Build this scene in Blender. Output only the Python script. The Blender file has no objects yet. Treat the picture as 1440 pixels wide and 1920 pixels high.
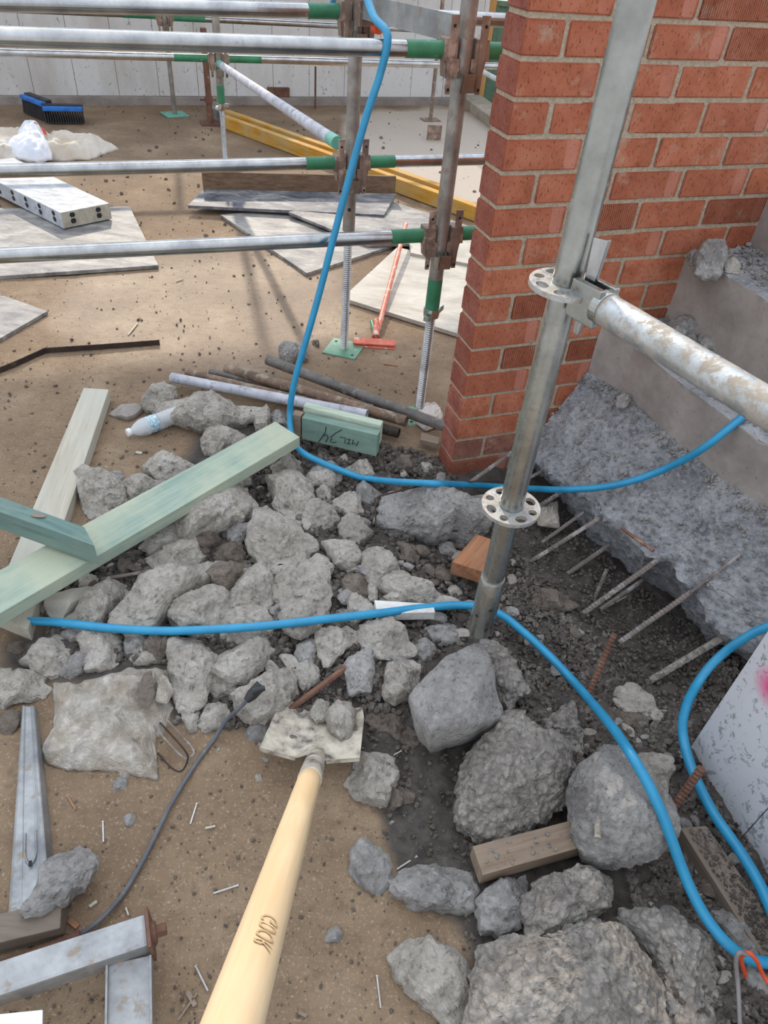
import bpy, bmesh, math, random
import numpy as np
from mathutils import Vector, Matrix
random.seed(5); rng = np.random.default_rng(5)
S = bpy.context.scene; C = S.collection
R = math.radians
# ------------------------------------------------------------------ camera
F, CH = 1333.0, 1.55
PT, RL = R(41.06), R(5.459)
fwd = np.array([0, math.cos(PT), -math.sin(PT)]); rt0 = np.array([1., 0, 0]); up0 = np.cross(rt0, fwd)
rt = rt0*math.cos(RL)+up0*math.sin(RL); up = -rt0*math.sin(RL)+up0*math.cos(RL)
O = np.array([0, 0, CH])
cd = bpy.data.cameras.new('camera'); cam = bpy.data.objects.new('camera', cd); C.objects.link(cam); S.camera = cam
cd.sensor_fit = 'VERTICAL'; cd.sensor_height = 36; cd.lens = 36*F/1920; cd.clip_start = .02; cd.clip_end = 200
M = Matrix(((rt[0], up[0], -fwd[0], 0), (rt[1], up[1], -fwd[1], 0), (rt[2], up[2], -fwd[2], CH), (0, 0, 0, 1)))
cam.matrix_world = M
# ------------------------------------------------------------------ sky, sun, exposure
S.view_settings.view_transform = 'Standard'; S.view_settings.look = 'None'
S.view_settings.exposure = 0.12; S.view_settings.gamma = 1; S.view_settings.use_curve_mapping = False
SUN_AZ = np.array([-.30, 1.0]); SUN_EL = R(34)
W = bpy.data.worlds.new('sky'); S.world = W; W.use_nodes = True
nt = W.node_tree; nt.nodes.clear()
wo = nt.nodes.new('ShaderNodeOutputWorld'); bg = nt.nodes.new('ShaderNodeBackground'); tc = nt.nodes.new('ShaderNodeTexCoord')
sx = nt.nodes.new('ShaderNodeSeparateXYZ'); cr = nt.nodes.new('ShaderNodeValToRGB')
nt.links.new(tc.outputs['Generated'], sx.inputs[0]); nt.links.new(sx.outputs['Z'], cr.inputs[0])
cr.color_ramp.elements[0].position = 0.0; cr.color_ramp.elements[0].color = (.50, .51, .53, 1)
_e = cr.color_ramp.elements.new(.22); _e.color = (.93, .94, .96, 1)
cr.color_ramp.elements[1].position = .9; cr.color_ramp.elements[1].color = (.74, .84, 1.0, 1)
_n = SUN_AZ/np.linalg.norm(SUN_AZ); _dp = nt.nodes.new('ShaderNodeVectorMath'); _dp.operation = 'DOT_PRODUCT'; nt.links.new(tc.outputs['Generated'], _dp.inputs[0])
_dp.inputs[1].default_value = (_n[0]*math.cos(SUN_EL), _n[1]*math.cos(SUN_EL), math.sin(SUN_EL))
_mx = nt.nodes.new('ShaderNodeMath'); _mx.operation = 'MAXIMUM'; nt.links.new(_dp.outputs['Value'], _mx.inputs[0]); _mx.inputs[1].default_value = 0
_pw = nt.nodes.new('ShaderNodeMath'); _pw.operation = 'POWER'; nt.links.new(_mx.outputs[0], _pw.inputs[0]); _pw.inputs[1].default_value = 7
_ma = nt.nodes.new('ShaderNodeMath'); _ma.operation = 'MULTIPLY_ADD'; nt.links.new(_pw.outputs[0], _ma.inputs[0]); _ma.inputs[1].default_value = 2.2; _ma.inputs[2].default_value = 1.62
nt.links.new(_ma.outputs[0], bg.inputs[1]); nt.links.new(cr.outputs[0], bg.inputs[0])
nt.links.new(bg.outputs[0], wo.inputs[0])
sl = bpy.data.lights.new('sun', 'SUN'); sl.energy = 2.7; sl.angle = R(1.2); sl.color = (1, .87, .70)
so = bpy.data.objects.new('sun', sl); C.objects.link(so)
_a = SUN_AZ/np.linalg.norm(SUN_AZ)
sd = Vector((_a[0]*math.cos(SUN_EL), _a[1]*math.cos(SUN_EL), math.sin(SUN_EL)))
so.rotation_euler = sd.to_track_quat('Z', 'Y').to_euler(); so.location = (-2, 6, 6)
# ------------------------------------------------------------------ geometry of the photograph: pixel -> world
def ray(x, y): return (fwd*F+rt*(x-720)+up*(960-y))/F
def G(x, y, z=0.):
    d = ray(x, y); return O+d*((z-CH)/d[2])
def PL(x, y, p, n):
    d = ray(x, y); return O+d*(np.dot(np.array(p)-O, n)/np.dot(d, n))
def V(x, y, b):                                  # on the upright plane through b that faces the camera
    n = np.array([b[0], b[1], 0.]); return PL(x, y, b, n/np.linalg.norm(n))
YW = R(22.675)
K = np.array([.2186, 2.003, 0]); wd = np.array([math.cos(YW), math.sin(YW), 0]); wn = np.array([math.sin(YW), -math.cos(YW), 0])
Z = np.array([0, 0, 1.])
def inpoly(px, py, poly):
    c = np.zeros(px.shape, bool); n = len(poly)
    for i in range(n):
        x1, y1 = poly[i]; x2, y2 = poly[i-1]
        c ^= ((y1 > py) != (y2 > py)) & (px < (x2-x1)*(py-y1)/((y2-y1)+1e-12)+x1)
    return c
def topix(P):
    v = P-O; c = v@fwd; return 720+F*(v@rt)/c, 960-F*(v@up)/c
# ------------------------------------------------------------------ noise
def h3(i, j, k, s=0):
    n = (i.astype(np.int64)*374761393+j.astype(np.int64)*668265263+k.astype(np.int64)*2147483647+s*1274126177) & 0xffffffff
    n = ((n ^ (n >> 13))*1274126177) & 0xffffffff; n = (n ^ (n >> 16)) & 0xffffffff
    return n/4294967295.
def vn(P, s=0):
    f = np.floor(P); t = P-f; t = t*t*(3-2*t); i, j, k = f[..., 0], f[..., 1], f[..., 2]; r = 0
    for a in (0, 1):
        for b in (0, 1):
            for c in (0, 1):
                w = (t[..., 0] if a else 1-t[..., 0])*(t[..., 1] if b else 1-t[..., 1])*(t[..., 2] if c else 1-t[..., 2])
                r = r+w*h3(i+a, j+b, k+c, s)
    return r*2-1
def fbm(P, sc, o=4, s=0):
    r = 0; a = 1; t = 0
    for k in range(o): r = r+a*vn(P*sc*(2.03**k)+k*7.3, s+k); t += a; a *= .55
    return r/t
def cell(P, s=0):                                # distance to nearest feature point
    f = np.floor(P); best = np.full(P.shape[:-1], 9.)
    for a in (-1, 0, 1):
        for b in (-1, 0, 1):
            for c in (-1, 0, 1):
                i, j, k = f[..., 0]+a, f[..., 1]+b, f[..., 2]+c
                d = (i+h3(i, j, k, s)-P[..., 0])**2+(j+h3(i, j, k, s+1)-P[..., 1])**2+(k+h3(i, j, k, s+2)-P[..., 2])**2
                best = np.minimum(best, d)
    return np.sqrt(best)
# ------------------------------------------------------------------ materials
MATS = {}
def lin(c): return tuple((v/255/12.92 if v/255 <= .04045 else ((v/255+.055)/1.055)**2.4) for v in c)
class NT:
    def __init__(s, name):
        s.m = bpy.data.materials.new(name); s.m.use_nodes = True; s.t = s.m.node_tree; s.b = s.t.nodes['Principled BSDF']; s.out = s.t.nodes['Material Output']
    def n(s, t, **k):
        x = s.t.nodes.new('ShaderNode'+t)
        for a, v in k.items():
            if a.startswith('_'): setattr(x, a[1:], v)
        for a, v in k.items():
            if not a.startswith('_'):
                a = int(a[1:]) if a[0] == 'i' and a[1:].isdigit() else a.replace('_', ' ')
                if hasattr(v, 'is_output'): s.t.links.new(v, x.inputs[a])
                else: x.inputs[a].default_value = v
        return x
    def noise(s, v, scale, det=4, rough=.6, dist=0): return s.n('TexNoise', Vector=v, Scale=scale, Detail=det, Roughness=rough, Distortion=dist).outputs['Fac']
    def ramp(s, f, *st):
        x = s.n('ValToRGB', Fac=f); e = x.color_ramp.elements
        while len(e) < len(st): e.new(.5)
        for i, (p, c) in enumerate(st): e[i].position = p; e[i].color = (c if len(c) == 4 else (*c, 1)) if not isinstance(c, (int, float)) else (c, c, c, 1)
        return x.outputs[0]
    def mix(s, f, a, b, mode='MIX'):
        x = s.t.nodes.new('ShaderNodeMix'); x.data_type = 'RGBA'; x.blend_type = mode
        for i, v in ((0, f), (6, a), (7, b)):
            if hasattr(v, 'is_output'): s.t.links.new(v, x.inputs[i])
            else: x.inputs[i].default_value = v if i == 0 or len(v) == 4 else (*v, 1)
        return x.outputs[2]
    def math(s, op, a, b=0.):
        return s.n('Math', _operation=op, i0=a, i1=b).outputs[0]
    def done(s, col, rough=.8, metal=0., bump=None, bs=.5, bd=.002, spec=.5, **kw):
        for k, v in (('Base Color', col), ('Roughness', rough), ('Metallic', metal), ('Specular IOR Level', spec)):
            if hasattr(v, 'is_output'): s.t.links.new(v, s.b.inputs[k])
            else: s.b.inputs[k].default_value = (*v, 1) if isinstance(v, tuple) and len(v) == 3 else v
        for k, v in kw.items(): s.b.inputs[k.replace('_', ' ')].default_value = v
        if bump is not None:
            b = s.n('Bump', Height=bump, Strength=bs, Distance=bd); s.t.links.new(b.outputs[0], s.b.inputs['Normal'])
        return s.m
    def pos(s): return s.n('NewGeometry').outputs['Position']
    def obj(s): return s.n('TexCoord').outputs['Object']
    def rnd(s): return s.n('ObjectInfo').outputs['Random']
    def sc(s, v, x, y, z): return s.n('Mapping', Vector=v, Scale=(x, y, z)).outputs[0]
def concrete(name, base, dark, light, bump=1., pit=.35, crumb=False):
    t = NT(name); p = t.pos(); r = t.rnd()
    a = t.noise(p, 9, 6, .65); b = t.noise(p, 62, 7, .72, .3); f = t.noise(p, 190, 4, .7)
    v = t.n('TexVoronoi', Vector=p, Scale=95 if not crumb else 70).outputs['Distance']
    c = t.ramp(a, (.3, lin(dark)), (.52, lin(base)), (.7, lin(light)))
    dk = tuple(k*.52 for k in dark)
    rg = t.noise(p, 26, 6, .7, 1.2); c = t.mix(t.ramp(b, (.34, .6), (.44, 0)), c, lin(dk)); c = t.mix(t.ramp(rg, (.47, 0), (.5, .4), (.53, 0)), c, lin(dark)); c = t.mix(t.ramp(b, (.53, 0), (.64, .7)), c, lin(light))  # bump hollows darkened and high spots lightened: painted micro shading plus pit dirt
    agg = t.n('TexVoronoi', Vector=p, Scale=120); ac = t.ramp(agg.outputs['Color'], (.0, 0), (.86, 0), (.9, pit))
    c = t.mix(ac, c, lin((78, 76, 73)))
    if crumb: c = t.mix(t.ramp(v, (.45, 0), (.7, .35)), c, lin(dk))
    c = t.mix(t.math('MULTIPLY', r, .18), c, lin(dark))
    h = t.math('ADD', b, t.math('MULTIPLY', f, .3)); h = t.math('SUBTRACT', h, t.math('MULTIPLY', v, 1.1 if crumb else .35))
    return t.done(c, .92, bump=h, bs=1., bd=.014*bump, spec=.2)
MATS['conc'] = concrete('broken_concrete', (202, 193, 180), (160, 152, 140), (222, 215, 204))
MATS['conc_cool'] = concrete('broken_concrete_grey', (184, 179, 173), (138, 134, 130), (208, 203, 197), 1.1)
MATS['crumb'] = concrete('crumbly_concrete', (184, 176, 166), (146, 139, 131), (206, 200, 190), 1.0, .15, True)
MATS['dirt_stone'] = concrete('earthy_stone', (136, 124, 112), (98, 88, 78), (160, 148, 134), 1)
MATS['gravel'] = concrete('gravel', (106, 98, 90), (78, 71, 65), (150, 142, 133), .5)  # tone lowered to paint shade into the gaps between lumps
def smoothconc(name, base, dark, bs=.3):
    t = NT(name); p = t.pos(); a = t.noise(p, 5, 6, .65); b = t.noise(p, 45, 5, .65)
    c = t.ramp(a, (.3, lin(dark)), (.65, lin(base))); c = t.mix(t.ramp(b, (.55, 0), (.75, .5)), c, lin(dark))
    pit = t.ramp(t.n('TexVoronoi', Vector=p, Scale=38).outputs['Distance'], (.06, 1), (.1, 0)); c = t.mix(t.math('MULTIPLY', pit, .6), c, lin((60, 56, 54)))
    return t.done(c, .85, bump=t.math('ADD', b, t.math('MULTIPLY', t.noise(p, 200, 3), .3)), bs=bs, bd=.003, spec=.3)
MATS['formed'] = smoothconc('formed_concrete', (166, 157, 149), (128, 120, 113))
MATS['formed_pale'] = smoothconc('formed_concrete_pale', (196, 188, 174), (164, 156, 144))
MATS['kerb'] = smoothconc('kerb_concrete', (178, 168, 152), (130, 122, 110), .8)
def ground():
    t = NT('dusty_ground'); p = t.pos(); A = t.n('Attribute', _attribute_name='dust').outputs['Fac']
    a = t.noise(p, 2.2, 7, .65); b = t.noise(p, 28, 6, .7); f = t.noise(p, 160, 4, .7); st = t.noise(t.sc(p, 3, 12, 3), 4, 5, .65)
    c = t.ramp(a, (.30, lin((112, 91, 70))), (.5, lin((136, 113, 88))), (.68, lin((162, 140, 114))))
    c = t.mix(t.ramp(st, (.5, 0), (.72, .45)), c, lin((116, 94, 74)))
    c = t.mix(t.ramp(b, (.5, 0), (.72, .6)), c, lin((98, 80, 64)))
    c = t.mix(t.ramp(f, (.56, 0), (.72, .5)), c, lin((214, 196, 170)))
    g = t.ramp(b, (.3, lin((52, 47, 43))), (.6, lin((84, 77, 70))), (.8, lin((118, 110, 102))))  # dust grey, darkened further to paint shade between the lumps
    d = t.math('ADD', A, t.math('MULTIPLY', t.math('SUBTRACT', b, .5), .5)); c = t.mix(t.ramp(d, (.3, 0), (.7, 1)), c, g)
    pl = t.n('Attribute', _attribute_name='pale').outputs['Fac']; c = t.mix(t.ramp(t.math('ADD', pl, t.math('MULTIPLY', t.math('SUBTRACT', a, .5), .8)), (.35, 0), (.7, .85)), c, lin((196, 184, 170)))
    damp = t.n('Attribute', _attribute_name='damp').outputs['Fac']
    h = t.math('ADD', b, t.math('MULTIPLY', f, .5))
    m = t.done(c, t.ramp(damp, (0, .9), (1, .48)), bump=h, bs=.9, bd=.006, spec=.5)
    return m
MATS['ground'] = ground()
def brick(name, ribs=False, base=((156, 88, 62), (184, 110, 80), (200, 132, 104))):
    t = NT(name); o = t.obj(); p = t.pos(); r = t.rnd()
    a = t.noise(p, 14, 5, .6)
    c = t.ramp(a, (.3, lin(base[0])), (.5, lin(base[1])), (.75, lin(base[2])))
    c = t.mix(t.math('MULTIPLY', r, .6), c, lin((152, 84, 62)))
    bands = t.noise(t.sc(o, 1, 0, 0), 18, 1, .3); c = t.mix(t.math('MULTIPLY', t.ramp(bands, (.55, 0), (.6, .4)), t.ramp(r, (.4, 0), (.6, 1))), c, lin((208, 146, 128)))
    sp = t.noise(t.sc(o, 1, 1, .35), 230, 2, .5); c = t.mix(t.ramp(sp, (.60, 0), (.68, .75)), c, lin((96, 48, 36)))
    mort = t.noise(p, 8, 6, .75); c = t.mix(t.ramp(mort, (.58, 0), (.68, .6)), c, lin((178, 158, 136)))
    h = t.noise(p, 220, 4, .7)
    if ribs:
        w = t.n('TexWave', Vector=t.sc(o, 1, 1, 0), Scale=45 if ribs == 1 else 45, Distortion=.6, Detail=1, _bands_direction='X' if ribs == 2 else 'Y').outputs['Fac']
        c = t.mix(t.ramp(w, (.15, .65), (.45, 0)), c, lin((104, 50, 40)))
        h = t.math('ADD', t.math('MULTIPLY', w, 2.2), h)
    return t.done(c, .88, bump=h, bs=.7 if ribs else .55, bd=.003, spec=.25)
MATS['brick'] = brick('red_brick'); MATS['brick_end'] = brick('red_brick_end_ribs', 1, ((160, 92, 78), (188, 116, 98), (206, 140, 122))); MATS['brick_rib'] = brick('red_brick_ribbed_face', 2)
MATS['brick_dirty'] = brick('dusty_brick', False, ((120, 76, 62), (142, 96, 80), (160, 118, 100)))
t = NT('mortar'); p = t.pos(); b = t.noise(p, 90, 5, .7)
MATS['mortar'] = t.done(t.ramp(b, (.3, lin((158, 140, 118))), (.7, lin((204, 188, 164)))), .95, bump=b, bs=1, bd=.006, spec=.2)
def metal(name, base, dark, rough=.34, met=.85, dirt=None, dl=.6, bs=.12, sc=1.):
    t = NT(name); p = t.pos(); o = t.obj(); a = t.noise(p, 12*sc, 5, .6); b = t.noise(p, 90*sc, 4, .65)
    c = t.ramp(a, (.3, lin(dark)), (.65, lin(base)))
    m, rg = met, t.ramp(b, (.3, rough*.8), (.7, min(1, rough*1.4)))
    if dirt:
        d = t.ramp(t.noise(p, 22*sc, 6, .7), (dl-.06, 0), (dl+.06, 1)); c = t.mix(d, c, lin(dirt))
        m = t.math('MULTIPLY', t.math('SUBTRACT', 1., d), met); rg = t.math('ADD', rg, t.math('MULTIPLY', d, .4))
    return t.done(c, rg, m, bump=b, bs=bs, bd=.001)
MATS['galv'] = metal('galvanised_steel', (190, 190, 188), (150, 150, 150), .2, 1., (140, 128, 112), .70, .02)
MATS['galv_flat'] = metal('galvanised_sheet', (166, 166, 164), (124, 125, 126), .45, .55, (146, 132, 114), .62, .1)
MATS['galv_old'] = metal('weathered_galvanised', (168, 162, 154), (118, 113, 108), .45, .6, (140, 122, 104), .58, .3)
MATS['galv_front'] = metal('dull_galvanised', (176, 177, 172), (140, 141, 136), .27, .95, (158, 148, 132), .66, .12)
MATS['galv_splash'] = metal('mortar_splashed_galvanised', (196, 198, 196), (160, 162, 160), .33, .75, (158, 146, 130), .53, .5, 1.9)
MATS['thread'] = metal('threaded_steel', (200, 200, 198), (150, 150, 150), .35, .85, (140, 128, 110), .7)
MATS['steel_brown'] = metal('dirty_brown_steel', (150, 130, 116), (112, 95, 84), .55, .35, (176, 150, 134), .56, .3)
MATS['rust'] = metal('rusty_steel', (128, 92, 74), (88, 60, 48), .8, .1, (160, 130, 108), .62, .6)
MATS['rust_pipe'] = metal('rusty_pipe', (136, 108, 88), (84, 72, 62), .65, .25, (150, 140, 122), .55, .5)
MATS['pipe_white'] = metal('chalky_pipe', (198, 198, 204), (158, 158, 166), .6, .1, (128, 122, 122), .62, .4)
MATS['pipe_grey'] = metal('grey_pipe', (122, 116, 110), (84, 80, 76), .55, .35, (150, 140, 128), .6, .4)
MATS['dark_steel'] = metal('dark_steel_strip', (72, 58, 50), (40, 33, 30), .7, .2, (100, 80, 64), .66, .4)
MATS['rebar'] = metal('dusty_rebar', (134, 122, 114), (96, 86, 80), .8, .1, (160, 154, 150), .55, .4)
MATS['zinc_nail'] = metal('bright_nail', (210, 208, 204), (180, 178, 172), .3, .7)
def paint(name, base, dark, chip=(170, 168, 160), cl=.68, rough=.45, bs=.15):
    t = NT(name); p = t.pos(); a = t.noise(p, 16, 5, .6); d = t.ramp(t.noise(p, 30, 6, .7), (cl-.02, 0), (cl+.02, 1))
    c = t.mix(d, t.ramp(a, (.3, lin(dark)), (.65, lin(base))), lin(chip)); return t.done(c, rough, bump=t.noise(p, 70, 4), bs=bs, bd=.001)
MATS['green'] = paint('green_paint', (58, 132, 92), (44, 104, 74))
MATS['teal'] = paint('teal_paint', (118, 186, 164), (92, 160, 140), cl=.75)
MATS['plate_green'] = paint('green_plate_paint', (112, 158, 128), (90, 134, 108), (200, 200, 180), .64)
MATS['redtool'] = paint('red_tool_paint', (222, 118, 92), (190, 88, 68), (214, 196, 178), .56)
MATS['blue'] = paint('blue_hose_plastic', (44, 146, 186), (36, 130, 170), (112, 150, 168), .74, .38, .05)
MATS['bluebroom'] = paint('blue_plastic', (48, 128, 214), (30, 84, 160), (60, 60, 70), .66)
MATS['black'] = paint('black_plastic', (46, 46, 48), (28, 28, 30), (100, 96, 90), .72)
MATS['cable'] = paint('grey_cable_rubber', (104, 106, 108), (76, 78, 82), (128, 116, 100), .62, .7)
MATS['orange'] = paint('orange_plastic', (226, 88, 44), (200, 70, 36))
MATS['clearband'] = paint('grey_tie_band', (132, 126, 124), (100, 94, 92), cl=.7)
MATS['capwhite'] = paint('white_cap_plastic', (238, 240, 240), (220, 224, 226), cl=.9)
MATS['fence'] = paint('green_fence_paint', (112, 142, 118), (92, 122, 100), (150, 170, 150), .8)
MATS['white_edge'] = paint('white_rail_paint', (226, 228, 226), (200, 204, 204), cl=.8)
MATS['ink'] = paint('black_marker_ink', (34, 40, 38), (26, 30, 30), cl=.95)
MATS['stamp'] = paint('burnt_stamp', (178, 150, 110), (168, 140, 102), cl=.95, rough=.8)
def wood(name, base, dark, axis=0, tint=None, sc=1., rough=.75, knots=True):
    t = NT(name); o = t.obj(); s = [26*sc]*3; s[axis] = 1.6*sc
    g = t.noise(t.sc(o, *s), 2.2, 5, .65, .4); a = t.noise(o, 5*sc, 4, .6)
    c = t.ramp(g, (.3, lin(dark)), (.62, lin(base)))
    if tint: c = t.mix(t.ramp(a, (.4, 0), (.62, .75)), c, lin(tint))
    fl = t.noise(t.sc(o, *[k*3 for k in s]), 3, 3, .6); c = t.mix(t.ramp(fl, (.62, 0), (.75, .45)), c, lin(dark))
    return t.done(c, rough, bump=g, bs=.25, bd=.002, spec=.3)
MATS['treated'] = wood('green_treated_pine', (160, 174, 156), (130, 150, 138), 0, (184, 186, 160))
MATS['treated_dark'] = wood('dark_green_treated_pine', (112, 136, 128), (82, 106, 102), 0, (130, 146, 132))
MATS['treated_face'] = wood('green_treated_offcut', (124, 148, 134), (100, 126, 114), 0, (140, 160, 144))
MATS['treated_top'] = wood('pale_green_timber', (192, 202, 182), (160, 176, 156), 0)
MATS['pale'] = wood('dusty_pale_timber', (196, 188, 170), (168, 160, 142), 0, (186, 184, 170))
MATS['brownwood'] = wood('weathered_brown_timber', (150, 130, 110), (112, 94, 78), 0, (140, 126, 112))
MATS['dustwood'] = wood('dust_covered_board', (126, 112, 98), (92, 82, 72), 0, (112, 104, 96))
MATS['redwood'] = wood('red_brown_timber', (172, 120, 86), (124, 82, 58), 0, (160, 126, 98))
MATS['ply_edge'] = wood('ply_edge', (128, 104, 82), (90, 70, 56), 0)
MATS['yellow'] = wood('yellow_painted_timber', (208, 156, 62), (176, 122, 40), 0, (190, 168, 118))
MATS['post'] = wood('orange_pine_post', (204, 158, 98), (172, 122, 68), 2)
MATS['handle'] = wood('varnished_ash_handle', (208, 186, 152), (188, 162, 124), 0, (200, 174, 136), .8, .5)
def sheet(name, base, dark, light, sc=1., rough=.6):
    t = NT(name); p = t.pos(); a = t.noise(t.sc(p, 1, 2.4, 1), 5*sc, 7, .72, .6); b = t.noise(p, 40*sc, 5, .7)
    c = t.ramp(a, (.36, lin(dark)), (.5, lin(base)), (.62, lin(light))); c = t.mix(t.ramp(b, (.45, 0), (.7, .6)), c, lin(base))
    return t.done(c, rough, bump=b, bs=.3, bd=.002)
MATS['formply'] = sheet('worn_form_ply', (138, 134, 130), (90, 90, 94), (170, 166, 158))
MATS['formply_dark'] = sheet('dark_form_ply', (108, 108, 112), (62, 64, 72), (160, 158, 156))
MATS['formply_pale'] = sheet('pale_form_ply', (178, 172, 160), (152, 146, 134), (194, 188, 176), .6)
MATS['block'] = sheet('pale_block_face', (172, 176, 180), (138, 140, 146), (196, 198, 200), 2)
MATS['block_end'] = sheet('beige_block_end', (172, 164, 146), (146, 138, 122), (186, 178, 160), 2)
MATS['whiteband'] = sheet('white_offcut', (214, 212, 204), (180, 176, 168), (228, 226, 220), 2)
def splatter(name, base, stain, sp, spl=.64, pink=None):
    t = NT(name); p = t.pos(); a = t.noise(t.sc(p, 1, 1, .3), 2.5, 5, .6)
    c = t.ramp(a, (.45, lin(base)), (.75, lin(stain)))
    for s, sh in ((14, spl), (48, spl-.02)):
        d = t.ramp(t.noise(t.sc(p, 1, 1, .7), s, 4, .75, .8), (sh-.012, 0), (sh+.012, .8)); c = t.mix(d, c, lin(sp))
    if pink:
        d = t.n('VectorMath', _operation='DISTANCE', i0=p, i1=pink[0]).outputs['Value']
        c = t.mix(t.ramp(d, (pink[1]*.2, .9), (pink[1], 0)), c, lin((222, 60, 130)))
    return t.done(c, .6, bump=t.noise(p, 60, 4), bs=.1, bd=.001)
MATS['whitewall'] = splatter('splashed_white_panel', (220, 219, 216), (186, 178, 168), (120, 116, 112), .66)
def plastic_sheet():
    t = NT('dusty_clear_plastic'); p = t.pos(); a = t.noise(p, 16, 6, .7, .4)
    c = t.ramp(a, (.3, lin((178, 162, 142))), (.5, lin((204, 192, 176))), (.7, lin((226, 220, 210))))
    m = t.done(c, .38, bump=t.math('ADD', t.noise(p, 24, 5, .7, 2.5), t.math('MULTIPLY', t.noise(p, 90, 3, .6, 1), .3)), bs=.9, bd=.02); t.b.inputs['Alpha'].default_value = 1
    t.t.links.new(t.ramp(t.noise(p, 10, 4, .6), (.35, .97), (.7, .80)), t.b.inputs['Alpha']); return m
MATS['bag'] = plastic_sheet()
t = NT('woven_bag_fabric'); p = t.pos(); a = t.noise(p, 4, 5, .6)
MATS['tarp'] = t.done(t.ramp(a, (.35, lin((206, 190, 168))), (.6, lin((228, 222, 212)))), .7, bump=t.noise(p, 20, 5, .6), bs=.4, bd=.008)
t = NT('white_bag_fabric'); p = t.pos(); MATS['tarp_white'] = t.done(t.ramp(t.noise(p, 6, 5), (.3, lin((206, 210, 220))), (.6, lin((236, 238, 242)))), .6, bump=t.noise(p, 16, 5, .6), bs=.4, bd=.008)
t = NT('red_print'); MATS['redprint'] = t.done(lin((232, 98, 70)), .6)
t = NT('clear_bottle_plastic'); p = t.pos()
MATS['clear'] = t.done((.82, .84, .85), .12, bump=None, spec=.9)
t.b.inputs['Alpha'].default_value = .5
t = NT('bottle_label'); o = t.pos(); MATS['label'] = t.done(t.ramp(t.noise(o, 45, 2), (.42, lin((222, 230, 232))), (.5, lin((112, 160, 184))), (.6, lin((210, 224, 226))), (.7, lin((96, 150, 92)))), .4)
t = NT('handle_socket'); p = t.pos(); MATS['shovel'] = t.done(t.ramp(t.noise(p, 24, 6, .7), (.36, lin((104, 100, 98))), (.47, lin((168, 158, 142))), (.62, lin((204, 194, 174)))), .6, t.ramp(t.noise(p, 24, 6, .7), (.36, .6), (.47, 0)), bump=t.noise(p, 60, 5), bs=.4, bd=.003)
t = NT('white_rag'); p = t.pos(); MATS['rag'] = t.done(t.ramp(t.noise(p, 12, 4), (.3, lin((206, 190, 176))), (.6, lin((238, 234, 228)))), .8, bump=t.noise(p, 30, 5), bs=.6, bd=.008)
t = NT('dark_hole'); MATS['hole'] = t.done(lin((38, 38, 38)), .9)
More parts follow.
